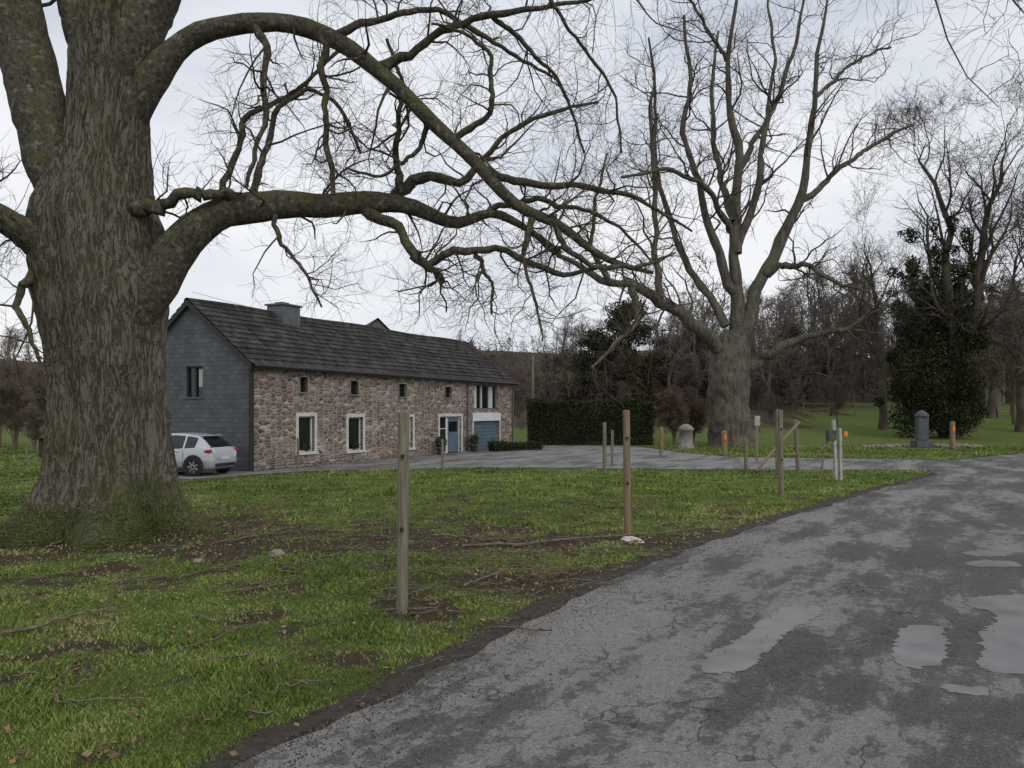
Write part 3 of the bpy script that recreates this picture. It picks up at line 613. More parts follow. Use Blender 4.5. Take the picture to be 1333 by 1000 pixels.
# ------------------------------------------------------------ house
AX,AY=-8.65,26.33
house=empty('stone_farmhouse',(AX,AY,0),math.atan2(hs,hc))
def tw(px): u=(px-666.5)/F; return (u*AY-AX)/(hc-hs*u)
def zw(t,py): return EYE+(HZ-py)/F*(AY+hs*t)
LEN=19.8; DEP=5.4; HW=3.62; RZ=5.72
m,nt,b=newmat('rubble_stone')
v=coords(nt,(3.6,3.6,9.0)); vn=nt.nodes.new('ShaderNodeTexNoise'); vn.inputs['Scale'].default_value=1.0; vn.inputs['Detail'].default_value=3
nt.links.new(v,vn.inputs['Vector']); dv=nt.nodes.new('ShaderNodeVectorMath'); dv.operation='MULTIPLY_ADD'; dv.inputs[1].default_value=(.7,.7,.6)
nt.links.new(vn.outputs['Color'],dv.inputs[0]); nt.links.new(v,dv.inputs[2])
vo=nt.nodes.new('ShaderNodeTexVoronoi'); vo.inputs['Scale'].default_value=1; vo.inputs['Randomness'].default_value=.8; nt.links.new(dv.outputs[0],vo.inputs['Vector'])
ve=nt.nodes.new('ShaderNodeTexVoronoi'); ve.feature='DISTANCE_TO_EDGE'; ve.inputs['Scale'].default_value=1; ve.inputs['Randomness'].default_value=.8; nt.links.new(dv.outputs[0],ve.inputs['Vector'])
sc=nt.nodes.new('ShaderNodeSeparateColor'); nt.links.new(vo.outputs['Color'],sc.inputs[0])
st=ramp(nt,[(0,(.11,.074,.063)),(.22,(.245,.175,.15)),(.42,(.175,.142,.13)),(.58,(.36,.285,.235)),(.78,(.26,.197,.17)),(.9,(.46,.395,.325)),(1,(.55,.49,.415))],sc.outputs[0])
fn=tnoise(nt,coords(nt),18,6,.7); st=mixc(nt,.45,st,ramp(nt,[(.25,.35),(.75,1.)],fn),'MULTIPLY')
lg=tnoise(nt,coords(nt),.5,4,.6)
col=mixc(nt,ramp(nt,[(.02,.9),(.11,0.)],ve.outputs['Distance']),st,(.41,.37,.32))
col=mixc(nt,.3,col,ramp(nt,[(.3,.5),(.7,1.)],lg),'MULTIPLY')
nt.links.new(col,b.inputs['Base Color']); b.inputs['Roughness'].default_value=.9; b.inputs['Specular IOR Level'].default_value=.2
bump(nt,b,mth(nt,'ADD',ramp(nt,[(0,0.),(.25,1.)],ve.outputs['Distance']),mth(nt,'MULTIPLY',fn,.5)),.8,.04)
stone=m
m,nt,b=newmat('slate_cladding')
t=nt.nodes.new('ShaderNodeTexCoord'); sx=nt.nodes.new('ShaderNodeSeparateXYZ'); cx=nt.nodes.new('ShaderNodeCombineXYZ')
nt.links.new(t.outputs['Object'],sx.inputs[0]); nt.links.new(sx.outputs[1],cx.inputs[0]); nt.links.new(sx.outputs[2],cx.inputs[1])
br=nt.nodes.new('ShaderNodeTexBrick'); br.inputs['Scale'].default_value=1; br.inputs['Brick Width'].default_value=.3; br.inputs['Row Height'].default_value=.16
br.inputs['Mortar Size'].default_value=.007; br.inputs['Color1'].default_value=(.085,.092,.103,1); br.inputs['Color2'].default_value=(.13,.138,.15,1); br.inputs['Mortar'].default_value=(.035,.035,.04,1)
nt.links.new(cx.outputs[0],br.inputs['Vector']); nn=tnoise(nt,t.outputs['Object'],.8,6,.65)
nt.links.new(mixc(nt,.6,br.outputs['Color'],ramp(nt,[(.3,.5),(.7,1.)],nn),'MULTIPLY'),b.inputs['Base Color']); b.inputs['Roughness'].default_value=.65
bump(nt,b,br.outputs['Color'],.5,.02); slate=m
m,nt,b=newmat('roof_tiles')
t=nt.nodes.new('ShaderNodeTexCoord'); wn=nt.nodes.new('ShaderNodeTexWhiteNoise'); sp=nt.nodes.new('ShaderNodeVectorMath'); sp.operation='SNAP'; sp.inputs[1].default_value=(.24,.245,50)
nt.links.new(t.outputs['Object'],sp.inputs[0]); nt.links.new(sp.outputs[0],wn.inputs['Vector'])
rn=tnoise(nt,t.outputs['Object'],1.6,7,.7)
nt.links.new(ramp(nt,[(.25,(.016,.015,.015)),(.5,(.040,.037,.037)),(.8,(.085,.077,.072))],mth(nt,'ADD',mth(nt,'MULTIPLY',rn,.7),mth(nt,'MULTIPLY',wn.outputs['Value'],.34))),b.inputs['Base Color'])
b.inputs['Roughness'].default_value=.8; b.inputs['Specular IOR Level'].default_value=.2; bump(nt,b,rn,.5,.02); tile=m
white=simple('white_paint',(.56,.56,.56),(.70,.70,.69),3,.6,.1)
blue=simple('blue_grey_paint',(.085,.125,.165),(.12,.165,.205),3,.55,.1)
dark=simple('dark_metal',(.02,.02,.022),(.04,.04,.042),5,.5,.1)
lead=simple('zinc',(.10,.11,.125),(.16,.17,.19),4,.5,.2,metal=.3)
curt=simple('curtain',(.35,.36,.36),(.6,.6,.6),6,.9,.4,.03,(6,6,.3))
m,nt,b=newmat('window_glass'); b.inputs['Base Color'].default_value=(.012,.014,.016,1); b.inputs['Roughness'].default_value=.06
nn=tnoise(nt,coords(nt),1.3,2,.5); bump(nt,b,nn,.12,.03); glass=m
def wallopen(name,Lx,Hz,ops,dep,mat,parent):
    X_=sorted({0,Lx,*[o[0] for o in ops],*[o[1] for o in ops]}); Z_=sorted({0,Hz,*[o[2] for o in ops],*[o[3] for o in ops]})
    V=[];Fc=[]
    def q(a,b_,c,d_): i=len(V); V.extend([a,b_,c,d_]); Fc.append((i,i+1,i+2,i+3))
    for i in range(len(X_)-1):
        for j in range(len(Z_)-1):
            mx=(X_[i]+X_[i+1])/2; mz=(Z_[j]+Z_[j+1])/2
            if any(o[0]<mx<o[1] and o[2]<mz<o[3] for o in ops): continue
            q((X_[i],0,Z_[j]),(X_[i+1],0,Z_[j]),(X_[i+1],0,Z_[j+1]),(X_[i],0,Z_[j+1]))
    for x0,x1,z0,z1 in ops:
        q((x0,0,z0),(x0,0,z1),(x0,dep,z1),(x0,dep,z0)); q((x1,0,z0),(x1,dep,z0),(x1,dep,z1),(x1,0,z1))
        q((x0,0,z1),(x1,0,z1),(x1,dep,z1),(x0,dep,z1)); q((x0,0,z0),(x0,dep,z0),(x1,dep,z0),(x1,0,z0))
    return obj(name,npmesh(name,V,Fc,mat,False),parent)
def op(pxa,pxb,pya,pyb):
    a_,b_=tw(pxa),tw(pxb); mm=(a_+b_)/2; return (a_,b_,max(0,zw(mm,pyb)),zw(mm,pya))
small=[op(390,400,491,511),op(456,466,496,514),op(519,529,500,517),op(579,588,504,518)]
lowr=[op(388,409,542,588),op(453,472,543,586),op(521,537,543,583)]
door=op(572,600,542,602); gar=op(616,650,548,590); upw=op(617,648,501,533)
gar=(gar[0],gar[1],0,gar[3]); door=(door[0],door[1],0,door[3])
ops=small+lowr+[door,gar,upw]
wallopen('front_wall',LEN,HW,ops,.22,stone,house)
def trim(name,o,w,mat,y0=-.03,y1=.0,bottom=True):
    x0,x1,z0,z1=o
    box(name,x0-w,x0,y0,y1+.19,z0,z1,mat,house); box(name,x1,x1+w,y0,y1+.19,z0,z1,mat,house)
    box(name,x0-w,x1+w,y0-.003,y1+.19,z1,z1+w,mat,house)
    if bottom: box(name,x0-w-.02,x1+w+.02,y0-.05,y1+.19,z0-w*.8,z0,mat,house)
def pane(o,y=.14,cols=1,rows=1,fr=.05,mat=None,back=None):
    x0,x1,z0,z1=o; box('window_pane',x0,x1,y+.02,y+.03,z0,z1,back or glass,house); M=mat or white
    box('window_frame',x0,x0+fr,y-.03,y+.015,z0,z1,M,house);box('window_frame',x1-fr,x1,y-.03,y+.015,z0,z1,M,house)
    box('window_frame',x0+fr,x1-fr,y-.03,y+.015,z0,z0+fr,M,house);box('window_frame',x0+fr,x1-fr,y-.03,y+.015,z1-fr,z1,M,house)
    for i in range(1,cols): xm=x0+(x1-x0)*i/cols; box('mullion',xm-fr/2,xm+fr/2,y-.02,y+.015,z0+fr,z1-fr,M,house)
    for i in range(1,rows): zm=z0+(z1-z0)*i/rows; box('glazing_bar',x0+fr,x1-fr,y-.015,y+.013,zm-fr/3,zm+fr/3,M,house)
cream=simple('limestone_trim',(.40,.39,.37),(.64,.63,.60),4,.8,.3)
dull=simple('grey_sill_stone',(.18,.165,.15),(.32,.30,.27),6,.85,.4)
plm=leafmat('pot_plant',(.02,.035,.01),(.07,.10,.03),6)
for o in small: trim('window_surround',o,.04,dull); pane(o,fr=.03,mat=dark)
for o in lowr:
    trim('window_surround',o,.13,cream); pane(o,cols=1,fr=.045)
    x0,x1,z0,z1=o; box('curtain',x0+.06,x0+.06+(x1-x0)*.16,.153,.157,z0+.1,z1-.06,curt,house)
    obj('sill_plant',npmesh('sill_plant',*leafcloud([(x0+(x1-x0)*.6,.06,z0+.16)],[((x1-x0)*.28,.06,.14)],260,.03,.1),plm,False),house)
trim('door_surround',door,.13,cream,bottom=False)
dx0,dx1,_,dz=door; mid=dx0+(dx1-dx0)*.42
pane((dx0,mid,.0,dz),rows=3,fr=.05,mat=white); box('front_door',mid+.05,dx1-.05,.11,.15,.02,dz-.05,blue,house,.01)
box('door_frame',mid,mid+.05,.09,.17,0,dz,white,house); box('door_frame',dx1-.05,dx1,.09,.17,0,dz-.05,white,house); box('door_frame',mid+.05,dx1,.09,.17,dz-.05,dz,white,house)
box('door_panel',mid+.18,dx1-.18,.10,.108,1.0,dz-.25,glass,house); box('door_handle',mid+.1,mid+.14,.05,.108,.9,1.05,lead,house,.005)
box('garage_lintel',gar[0]-.06,gar[1]+.1,-.035,.2,gar[3],gar[3]+.42,white,house,.01)
box('garage_jamb',gar[0]-.1,gar[0],-.03,.2,0,gar[3],cream,house); box('garage_jamb',gar[1],gar[1]+.1,-.03,.2,0,gar[3],cream,house)
for i in range(8):
    z0=gar[3]*i/8; box('garage_door_panel',gar[0],gar[1],.14,.17,z0+.008,gar[3]*(i+1)/8-.008,blue,house,.006)
box('garage_back',gar[0],gar[1],.172,.18,0,gar[3],dark,house)
pane(upw,cols=3,fr=.06,mat=simple('grey_green_frame',(.10,.12,.12),(.15,.17,.17),3,.6,0))
for k in (0,1,2):
    w_=(upw[1]-upw[0])/3; box('curtain',upw[0]+w_*k+.1,upw[0]+w_*k+(.62 if k!=1 else .3)*w_,.153,.158,upw[2]+.07,upw[3]-.08,curt,house)
def sg(px): u=(px-666.5)/F; return -(-AX+AY*u)/(hs+hc*u)
def zg(s,py): return EYE+(HZ-py)/F*(AY+hc*s)
s0,s1=sg(264),sg(242); sm=(s0+s1)/2; wz0,wz1=zg(sm,517),zg(sm,477)
V=[];Fc=[]
def q4(*p): i=len(V); V.extend(p); Fc.append(tuple(range(i,i+4)))
def rz(s): return HW+(RZ-HW)*(1-abs(s-DEP/2)/(DEP/2))
S_=sorted([0,s0,s1,DEP/2,DEP])
for a_,c_ in zip(S_[:-1],S_[1:]):
    if (a_>=s0-1e-6 and c_<=s1+1e-6):
        q4((0,a_,0),(0,a_,wz0),(0,c_,wz0),(0,c_,0)); q4((0,a_,wz1),(0,a_,rz(a_)),(0,c_,rz(c_)),(0,c_,wz1))
    else: q4((0,a_,0),(0,a_,rz(a_)),(0,c_,rz(c_)),(0,c_,0))
for (a_,z_,c_,y_) in ((s0,wz0,s0,wz1),(s1,wz0,s1,wz1),(s0,wz1,s1,wz1),(s0,wz0,s1,wz0)):
    q4((0,a_,z_),(.15,a_,z_),(.15,c_,y_),(0,c_,y_))
q4((LEN,0,0),(LEN,0,HW),(LEN,DEP/2,RZ),(LEN,DEP/2,0)); q4((LEN,DEP,0),(LEN,DEP,HW),(LEN,DEP/2,RZ),(LEN,DEP/2,0))
q4((0,DEP,0),(LEN,DEP,0),(LEN,DEP,HW),(0,DEP,HW))
obj('gable_wall',npmesh('gable_wall',V,Fc,slate,False),house)
box('gable_window_pane',.12,.13,s0,s1,wz0,wz1,glass,house)
for a_,c_ in ((s0,s0+.05),(s1-.05,s1),(sm-.025,sm+.025)): box('gable_window_frame',.06,.11,a_,c_,wz0,wz1,dark,house)
box('gable_window_frame',.06,.11,s0+.05,s1-.05,wz1-.05,wz1,dark,house); box('gable_curtain',.112,.116,s0+.1,s0+.3,wz0+.35,wz1-.1,curt,house)
box('gable_sill',-.05,.1,s0-.04,s1+.04,wz0-.05,wz0,lead,house)
box('corner_slates',-.04,.16,-.045,-.002,0,HW-.02,dark,house)
pit=math.atan2(RZ-HW,DEP/2); SL=(DEP/2)/math.cos(pit)+.28; 
def roofside(name,sign):
    nxw=int((LEN+.3)/.24*6); crs=12; us=np.linspace(-.15,LEN+.15,nxw); rows=[]
    for c in range(crs):
        for e,off in ((0.0,.045),(.5,.03),(.98,.005)): rows.append(((c+e)/crs*SL,off))
    arr=[]
    for (s_,off) in rows:
        sag=.03*np.sin(us*.8)+.015*np.sin(us*2.1+1)
        wv=.035*np.abs(np.sin(us*math.pi/.24))+off+rng.normal(0,.004,len(us))
        yy=-.28*math.cos(pit)+s_*math.cos(pit)-wv*math.sin(pit); z_=HW+.06-.28*math.sin(pit)+s_*math.sin(pit)+wv*math.cos(pit)+sag*(s_/SL)
        yv=yy if sign>0 else DEP-yy
        arr.append(np.stack([us,yv,z_],1))
    A_=np.array(arr); r_,c_,_=A_.shape; I=np.arange(r_*c_).reshape(r_,c_)
    f=np.stack([I[:-1,:-1],I[:-1,1:],I[1:,1:],I[1:,:-1]],-1).reshape(-1,4)
    if sign<0: f=f[:,::-1]
    obj(name,npmesh(name,A_.reshape(-1,3),f,tile,False),house)
roofside('roof_front',1); roofside('roof_back',-1)
parts=[]; n=60
for i in range(n):
    x0=-.17+i*(LEN+.34)/n; x1=x0+(LEN+.34)/n*1.04
    P=np.array([[[x0,DEP/2,RZ+.04+.03*math.sin(x0*.8)],[x1,DEP/2,RZ+.055+.03*math.sin(x1*.8)]]]); parts.append(tubes(P,np.array([[.13,.115]]),10))
obj('ridge_tiles',npmesh('ridge_tiles',*merge(parts),tile),house)
for sg_,nm in ((1,'verge_board'),(-1,'verge_board')):
    for xx in (-.16,LEN+.13):
        V=[];
        for y_,z_ in ((-.22,HW-.16),(DEP/2,RZ+.02)):
            yv=y_ if sg_>0 else DEP-y_
            for dx_ in (0,.03):
                V+= [(xx+dx_,yv,z_-.12),(xx+dx_,yv,z_+.08)]
        Fc=[(0,1,5,4),(2,3,7,6),(1,3,7,5),(0,2,6,4),(0,1,3,2),(4,5,7,6)]
        obj(nm,npmesh(nm,V,Fc,dark,False),house)
P=np.array([[[-.12,-.3,HW-.13],[LEN/2,-.3,HW-.14],[LEN+.12,-.3,HW-.15]]]); obj('gutter',npmesh('gutter',*tubes(P,np.full((1,3),.065),10),dark),house)
box('soffit',-.1,LEN+.1,-.24,-.005,HW-.1,HW-.06,dark,house)
for xx in (14.6,LEN-.15):
    P=np.array([[[xx,-.29,HW-.15],[xx,-.08,HW-.4],[xx,-.08,HW-.8],[xx,-.08,.05]]]); obj('downpipe',npmesh('downpipe',*tubes(P,np.full((1,4),.04),8),lead),house)
box('chimney',3.95,4.95,2.15,2.95,5.0,6.10,lead,house,.01); box('chimney_cap',3.88,5.02,2.08,3.02,6.10,6.17,lead,house,.01); box('chimney_pot',4.2,4.6,2.4,2.8,6.17,6.26,dark,house,.01)
# barn behind
bx,by,_=at(484,420,52); barn=empty('barn',(bx,by,0),math.radians(20))
V=[(-1.3,-2,0),(1.3,-2,0),(1.3,-2,6.5),(0,-2,7.75),(-1.3,-2,6.5),(-1.3,6,0),(1.3,6,0),(1.3,6,6.5),(0,6,7.75),(-1.3,6,6.5)]
me=bpy.data.meshes.new('barn_walls'); me.from_pydata(V,[],[(0,1,2,3,4),(5,9,8,7,6),(1,6,7,2),(0,4,9,5)]); me.materials.append(slate); obj('barn_walls',me,barn)
me=bpy.data.meshes.new('barn_roof'); me.from_pydata([(-1.6,-2.2,6.3),(0,-2.2,7.83),(1.6,-2.2,6.3),(-1.6,6.2,6.3),(0,6.2,7.83),(1.6,6.2,6.3)],[],[(0,1,4,3),(1,2,5,4)]); me.materials.append(tile); obj('barn_roof',me,barn)
terr=simple('terracotta',(.12,.07,.05),(.2,.12,.08),6,.8,.2)
rot=lambda x,y:(AX+hc*x-hs*y,AY+hs*x+hc*y)
for lx_ in (11.4,14.5):
    x,y=rot(lx_,-.45); p=empty('potted_plant',(x,y,.008)); lathe('pot',[(.0,0),(.14,0),(.2,.3),(.22,.3),(.22,.34),(.18,.34),(.0,.30)],terr,16,p)
    obj('foliage',npmesh('foliage',*leafcloud([(0,0,.55)],[(.26,.26,.3)],500,.05,.1),plm,False),p)
# ------------------------------------------------------------ car
def hatchback():
    x,y=gr(276,621); th=math.radians(14)
    car=empty('parked_car',(x,y,.008),math.pi-th,.88)
    m,nt,b=newmat('silver_white_paint'); b.inputs['Metallic'].default_value=.25; b.inputs['Roughness'].default_value=.30; b.inputs['Coat Weight'].default_value=.5
    nt.links.new(ramp(nt,[(.3,(.42,.44,.47)),(.7,(.52,.54,.57))],tnoise(nt,coords(nt),3)),b.inputs['Base Color']); paint=m
    rub=simple('tyre_rubber',(.012,.012,.012),(.03,.03,.03),8,.85,.2); alloy=simple('alloy',(.35,.36,.37),(.5,.5,.52),5,.35,0,metal=.7)
    plast=simple('black_plastic',(.02,.02,.02),(.035,.035,.035),6,.6,.1); red=simple('tail_lamp',(.3,.01,.01),(.45,.02,.015),6,.25,0,spec=.6)
    st=[(0.0,.42,.62,.66,.60,.52),(0.03,.34,.74,.78,.72,.62),(.08,.28,.86,.90,.79,.69),(.14,.25,.95,.99,.83,.68),(.24,.23,.985,1.09,.85,.645),(.40,.22,.99,1.22,.862,.60),(.56,.22,.99,1.34,.87,.565),(.66,.22,.985,1.385,.872,.555),(.85,.22,.975,1.425,.875,.56),(1.08,.22,.96,1.45,.875,.57),(1.15,.22,.955,1.458,.875,.57),
        (1.5,.22,.94,1.48,.875,.58),(1.93,.22,.925,1.475,.875,.58),(2.0,.22,.92,1.47,.875,.58),(2.35,.22,.91,1.40,.87,.575),(2.65,.22,.92,1.24,.87,.60),(2.95,.22,.94,1.04,.865,.65),(3.1,.22,.93,.985,.86,.68),(3.5,.23,.88,.92,.84,.68),(3.8,.27,.76,.80,.76,.62),(3.93,.33,.62,.66,.62,.5),(3.99,.40,.52,.56,.5,.4)]
    V=[]
    for (x_,zl,zb,zt,w,wt) in st:
        half=[(0,zl),(w*.8,zl),(w*.97,zl+.08),(w,zl+(zb-zl)*.45),(w*.975,zl+(zb-zl)*.62),(w*.985,zb-.05),(w*.95,zb),(wt+.045,zt-.07),(wt*.96,zt-.015),(wt*.7,zt)]
        full=half+[(-a_,c_) for a_,c_ in half[:0:-1]]
        V+=[(x_,yy,z_) for yy,z_ in full]
    K=len(full); Fc=[];mi=[]
    for i in range(len(st)-1):
        for j in range(K):
            Fc.append((i*K+j,i*K+(j+1)%K,(i+1)*K+(j+1)%K,(i+1)*K+j))
            g=0; xm=(st[i][0]+st[i+1][0])/2
            side=j in (6,K-7)
            if side and .70<xm<2.8 and not 1.08<=xm<=1.15 and not 1.93<=xm<=2.0: g=1
            if j in (8,9,K-9,K-10) and (.16<xm<.60 or 2.36<xm<3.0): g=1
            mi.append(g)
    me=npmesh('body',V,Fc,paint,True); me.materials.append(glass); me.polygons.foreach_set('material_index',np.array(mi,dtype=np.int32))
    bo=obj('body',me,car)
    for idx,nm in ((0,'rear_bumper_face'),(len(st)-1,'front_bumper_face')):
        mm=bpy.data.meshes.new(nm); mm.from_pydata(V[idx*K:(idx+1)*K],[],[tuple(range(K))]); mm.materials.append(paint); obj(nm,mm,car)
    for yy,s_ in ((.8,1),(-.8,-1)):
        for xx in (.70,3.2):
            w=empty('wheel'); w.parent=car; w.location=(xx,s_*.89,.325); w.rotation_euler=(math.radians(-90*s_),0,0)
            lathe('tyre',[(.215,.0),(.245,.012),(.30,.01),(.322,-.02),(.325,-.08),(.322,-.15),(.2,-.17)],rub,28,w)
            lathe('rim',[(.215,.0),(.20,-.01),(.195,-.04),(.06,-.03),(.05,.0),(.0,.0)],dark,28,w)
            for k in range(7):
                a=k*2*math.pi/7; c,s=math.cos(a),math.sin(a); n_=(-s*.024,c*.024)
                vv=[(c*.03+n_[0],s*.03+n_[1],.0),(c*.03-n_[0],s*.03-n_[1],.0),(c*.21-n_[0]*.8,s*.21-n_[1]*.8,-.004),(c*.21+n_[0]*.8,s*.21+n_[1]*.8,-.004)]
                obj('spoke',npmesh('spoke',vv,[(0,1,2,3)],alloy,False),w)
            aa=np.linspace(-.15,math.pi+.15,16); P=np.stack([xx+.38*np.cos(aa),np.full(16,s_*.868),.34+.38*np.sin(aa)],1)[None]
            obj('wheel_arch',npmesh('wheel_arch',*tubes(P,np.full((1,16),.024),6),plast),car)
            dsc=lathe('wheel_well',[(0,0),(.375,0)],plast,24,car); dsc.location=(xx,s_*.8765,.345); dsc.rotation_euler=(math.radians(-90*s_),0,0)
        box('side_sill',1.1,2.85,s_*.87-.015,s_*.87+.02,.2,.30,plast,car,.01)
        box('door_handle',1.25,1.42,s_*.865-.01,s_*.865+.02,.84,.87,paint,car,.008); box('door_handle',2.05,2.22,s_*.865-.01,s_*.865+.02,.83,.86,paint,car,.008)
        box('tail_lamp',.06,.30,s_*.765-.08,s_*.765+.08,.80,.93,red,car,.035)
        box('mirror',2.55,2.68,s_*.98-.09,s_*.98+.07,.95,1.07,paint,car,.03)
        for xx in (1.115,1.99): box('door_seam',xx-.004,xx+.004,s_*.872-.004,s_*.872+.003,.36,.9,plast,car)
    box('number_plate',-.02,.01,-.26,.26,.56,.67,white,car,.004); box('rear_bumper_trim',-.03,.1,-.58,.58,.32,.44,plast,car,.03)
    box('spoiler',.46,.72,-.52,.52,1.375,1.405,paint,car,.012); box('rear_wiper',.20,.23,-.02,.3,1.08,1.10,plast,car)
    for c in car.children: c.location.y-=.8
    return car
hatchback()
# ------------------------------------------------------------ fence posts etc.
wood1=simple('weathered_post_wood',(.10,.09,.06),(.25,.225,.165),5,.9,.6,.02,(9,9,.5))
wood2=simple('new_post_wood',(.14,.10,.06),(.28,.21,.135),5,.85,.5,.02,(9,9,.5))
def post(px,pyb,pyt,r,mat,name='fence_post',tilt=0,d=None):
    x,y=gr(px,pyb); h=EYE+(HZ-pyt)/F*y
    o=lathe(name,[(r*1.02,-.1),(r,h*.2),(r*1.01,h*.5),(r*.97,h*.8),(r*.97,h-.02),(r*.85,h),(0,h+.004)],mat,16,None,(x,y,0),.04); o.rotation_euler=(0,tilt,0); return x,y,h
ps=[post(523,798,536,.058,wood1,tilt=.012),post(817,697,534,.058,wood2,tilt=-.01),post(1017,645,534,.06,wood1,tilt=-.012),post(787,618,550,.06,wood1),post(797,607,560,.05,wood1)]
post(576,613,572,.05,wood1); post(388,614,570,.045,wood1)
post(861,594,556,.08,wood2); post(971,613,572,.06,wood1)
lp=[post(px,604,582,.05,wood1) for px in (-60,-10,35,75)]
blk=simple('black_insulator',(.015,.015,.015),(.03,.03,.03),5,.5,0)
for (x,y,h) in ps[:3]:
    fp=[o for o in S.objects if o.name.startswith('fence_post') and abs(o.location.x-x)<1e-3][0]
    for zf in (.42,.78): box('wire_insulator',-.015,.015,-.1,-.05,h*zf-.02,h*zf+.02,blk,fp,.005)
P=[];
def wire(a,b_,sag,nn=12):
    u=np.linspace(0,1,nn)[:,None]; q=np.array(a)*(1-u)+np.array(b_)*u; q[:,2]-=sag*4*(u[:,0]*(1-u[:,0])); return q
pp=[(-6.5,5.2)]+[(p[0],p[1]-.08) for p in ps[:3]]+[(gr(1085,625)[0],gr(1085,625)[1])]
for i in range(len(pp)-1):
    for z in (.84,1.55): P.append(wire((*pp[i],z*(1 if i else .9)),(*pp[i+1],z),.03))
for z in (.4,.8): P.append(wire((lp[0][0],lp[0][1]-.06,z),(lp[3][0],lp[3][1]-.06,z),.02))
obj('fence_wire',npmesh('fence_wire',*tubes(np.array(P),np.full((len(P),12),.0018),4),dark))
pole=empty('utility_pole',(*at(694,500,72)[:2],H1(0,72))); lathe('pole',[(.13,-.2),(.09,5.6),(0,5.62)],wood1,10,pole); box('crossarm',-.6,.6,-.05,.05,5.1,5.2,wood1,pole)
px_,py_,_=at(694,500,72); ztop=H1(0,72)+5.2
P=[wire(at(380,440,60),(px_,py_,ztop),1.0),wire((px_,py_,ztop),at(1010,478,80),.8),wire((px_,py_,ztop),at(250,380,60),.6)]
obj('overhead_cable',npmesh('overhead_cable',*tubes(np.array(P),np.full((len(P),12),.014),4),dark))
cx_,cy_,_=post(1039,612,546,.07,wood1,tilt=-.06)
cx2,cy2,_=post(1012,618,533,.06,wood1)
x0,y0=gr(984,616); q=np.array([[[x0,y0,.05],[x0*.5+cx_*.5,y0*.5+cy_*.5,.85],[cx_,cy_-.1,1.62]]]); obj('diagonal_brace',npmesh('diagonal_brace',*tubes(q,np.full((1,3),.055),10),wood2))
gx,gy=gr(1092,625)
g=empty('white_gate',(gx,gy,0),.3)
ww=simple('old_white_paint',(.24,.235,.215),(.46,.45,.42),7,.8,.4)
for k,(xo,hh) in enumerate(((-.1,1.75),(.06,1.5))):
    b_=box('gate_post',xo-.045,xo+.045,-.04,.04,-.05,hh,ww,g,.008); b_.rotation_euler=(0,-.05+.03*k,0)
box('gate_rail',-.5,.05,.045,.075,.95,1.03,wood1,g,.005)
orange=simple('orange_reflector',(.7,.17,.02),(.85,.24,.03),4,.35,0)
box('reflector',.14,.27,-.06,-.03,1.26,1.40,orange,g,.01); box('feeder_box',-.42,-.16,-.1,.06,1.15,1.45,simple('grey_box',(.05,.05,.05),(.1,.1,.1)),g,.02)
P=np.array([[[-.55,.1,0],[-.45,.1,.7],[-.28,.1,1.3]]]); obj('gate_leg',npmesh('gate_leg',*tubes(P,np.full((1,3),.03),6),wood1),g)
def bollard(px,pyb,pyt):
    x,y=gr(px,pyb); h=EYE+(HZ-pyt)/F*y; b_=empty('reflector_bollard',(x,y,0)); lathe('post',[(.13,-.05),(.13,h-.08),(.11,h),(0,h+.02)],wood2,14,b_,None,.02); box('reflector',-.06,.06,-.15,-.125,h*.64,h*.82,orange,b_,.01)
bollard(943,592,561); bollard(1240,584,549); 
sx_,sy_=gr(985,600); p=empty('signpost',(sx_,sy_,0)); lathe('pole',[(.05,0),(.05,1.8),(0,1.81)],wood1,10,p); box('notice_board',-.10,.12,-.07,-.055,1.4,1.8,ww,p,.01); 
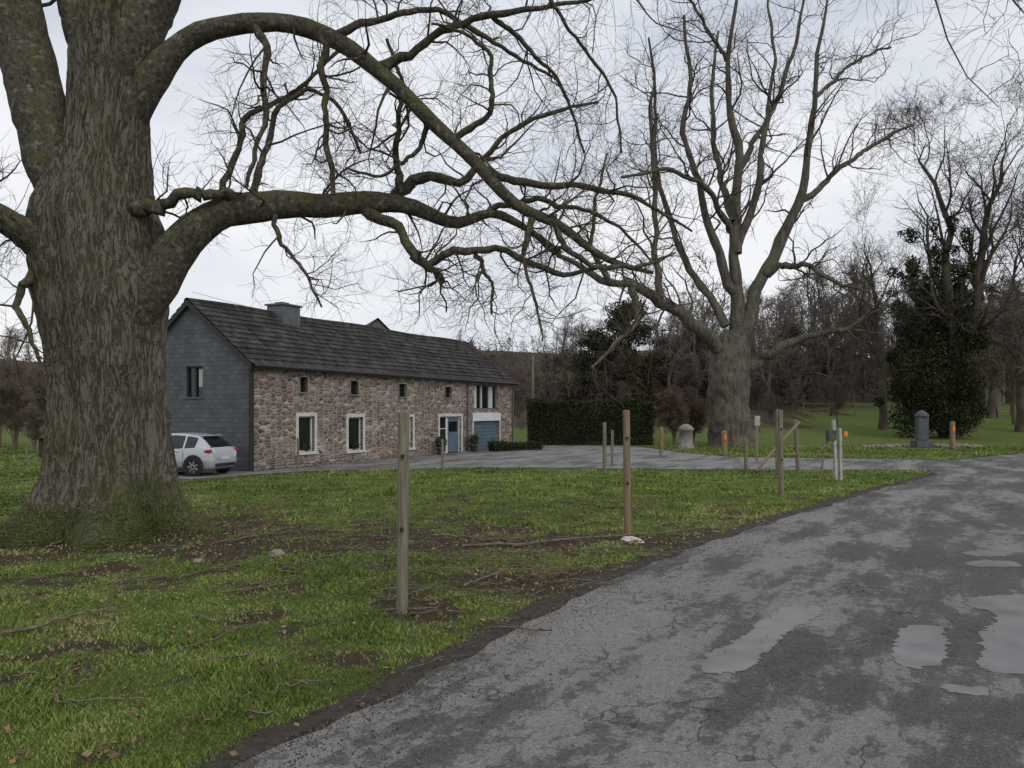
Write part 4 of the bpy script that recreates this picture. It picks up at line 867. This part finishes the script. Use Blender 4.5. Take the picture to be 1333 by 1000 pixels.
x,y=gr(893,584); o=lathe('stone_well',[(.42,0),(.42,.12),(.36,.14),(.36,.95),(.42,.97),(.42,1.05),(.30,1.2),(.12,1.3),(0,1.32)],simple('well_stone',(.14,.14,.13),(.28,.27,.25),6,.85,.5),22,None,(x,y,0))
x,y=gr(1200,583); o=empty('stone_monument',(x,y,0)); gs=simple('dark_granite',(.05,.055,.06),(.11,.12,.13),6,.6,.3)
box('plinth',-.45,.45,-.4,.4,0,.4,gs,o,.03); box('shaft',-.28,.28,-.22,.22,.4,1.7,gs,o,.04); lathe('cap',[(.38,1.7),(.38,1.78),(.2,1.95),(0,2.05)],gs,8,o)
lw=empty('low_stone_wall')
for i in range(26):
    px=1125+i*6; x,y=gr(px,582.5-.2*math.sin(i)); s=random.uniform(.1,.16)
    bm=bmesh.new(); bmesh.ops.create_icosphere(bm,subdivisions=2,radius=1)
    for v in bm.verts: v.co*=1+.3*noise.noise(v.co*1.5+Vector((i*3,0,0))); v.co.x*=s*1.3;v.co.y*=s;v.co.z*=s*.9
    me=bpy.data.meshes.new('stone'); bm.to_mesh(me); bm.free(); me.materials.append(brn); obj('stone',me,lw,(x,y,s*.5))
sx_,sy_,_=at(78,575,34); sh=empty('garden_shed',(sx_,sy_,0)); gw=simple('dark_shed_boards',(.028,.03,.026),(.055,.055,.045),5,.85,.3,.02,(6,6,.5))
box('shed_walls',-.9,1.6,0,2,0,.85,gw,sh); 
me=bpy.data.meshes.new('shed_roof'); me.from_pydata([(-1.1,-.2,.8),(1.8,-.2,1.1),(1.8,2.2,1.1),(-1.1,2.2,.8)],[],[(0,1,2,3)]); me.materials.append(gw); obj('shed_roof',me,sh)
# post-and-rail fence along the far meadow
parts=[]
for i in range(22):
    x=27+i*2.4; y=74; z=H1(x,y); parts.append(tubes(np.array([[[x,y,z-.1],[x,y,z+1.3]]]),np.full((1,2),.07),6))
for zz_ in (.6,1.1):
    z=H1(30,74); parts.append(tubes(np.array([[[27,74,z+zz_],[27+21*2.4,74,z+zz_]]]),np.full((1,2),.03),6))
obj('field_fence',npmesh('field_fence',*merge(parts),wood1))
print('done')
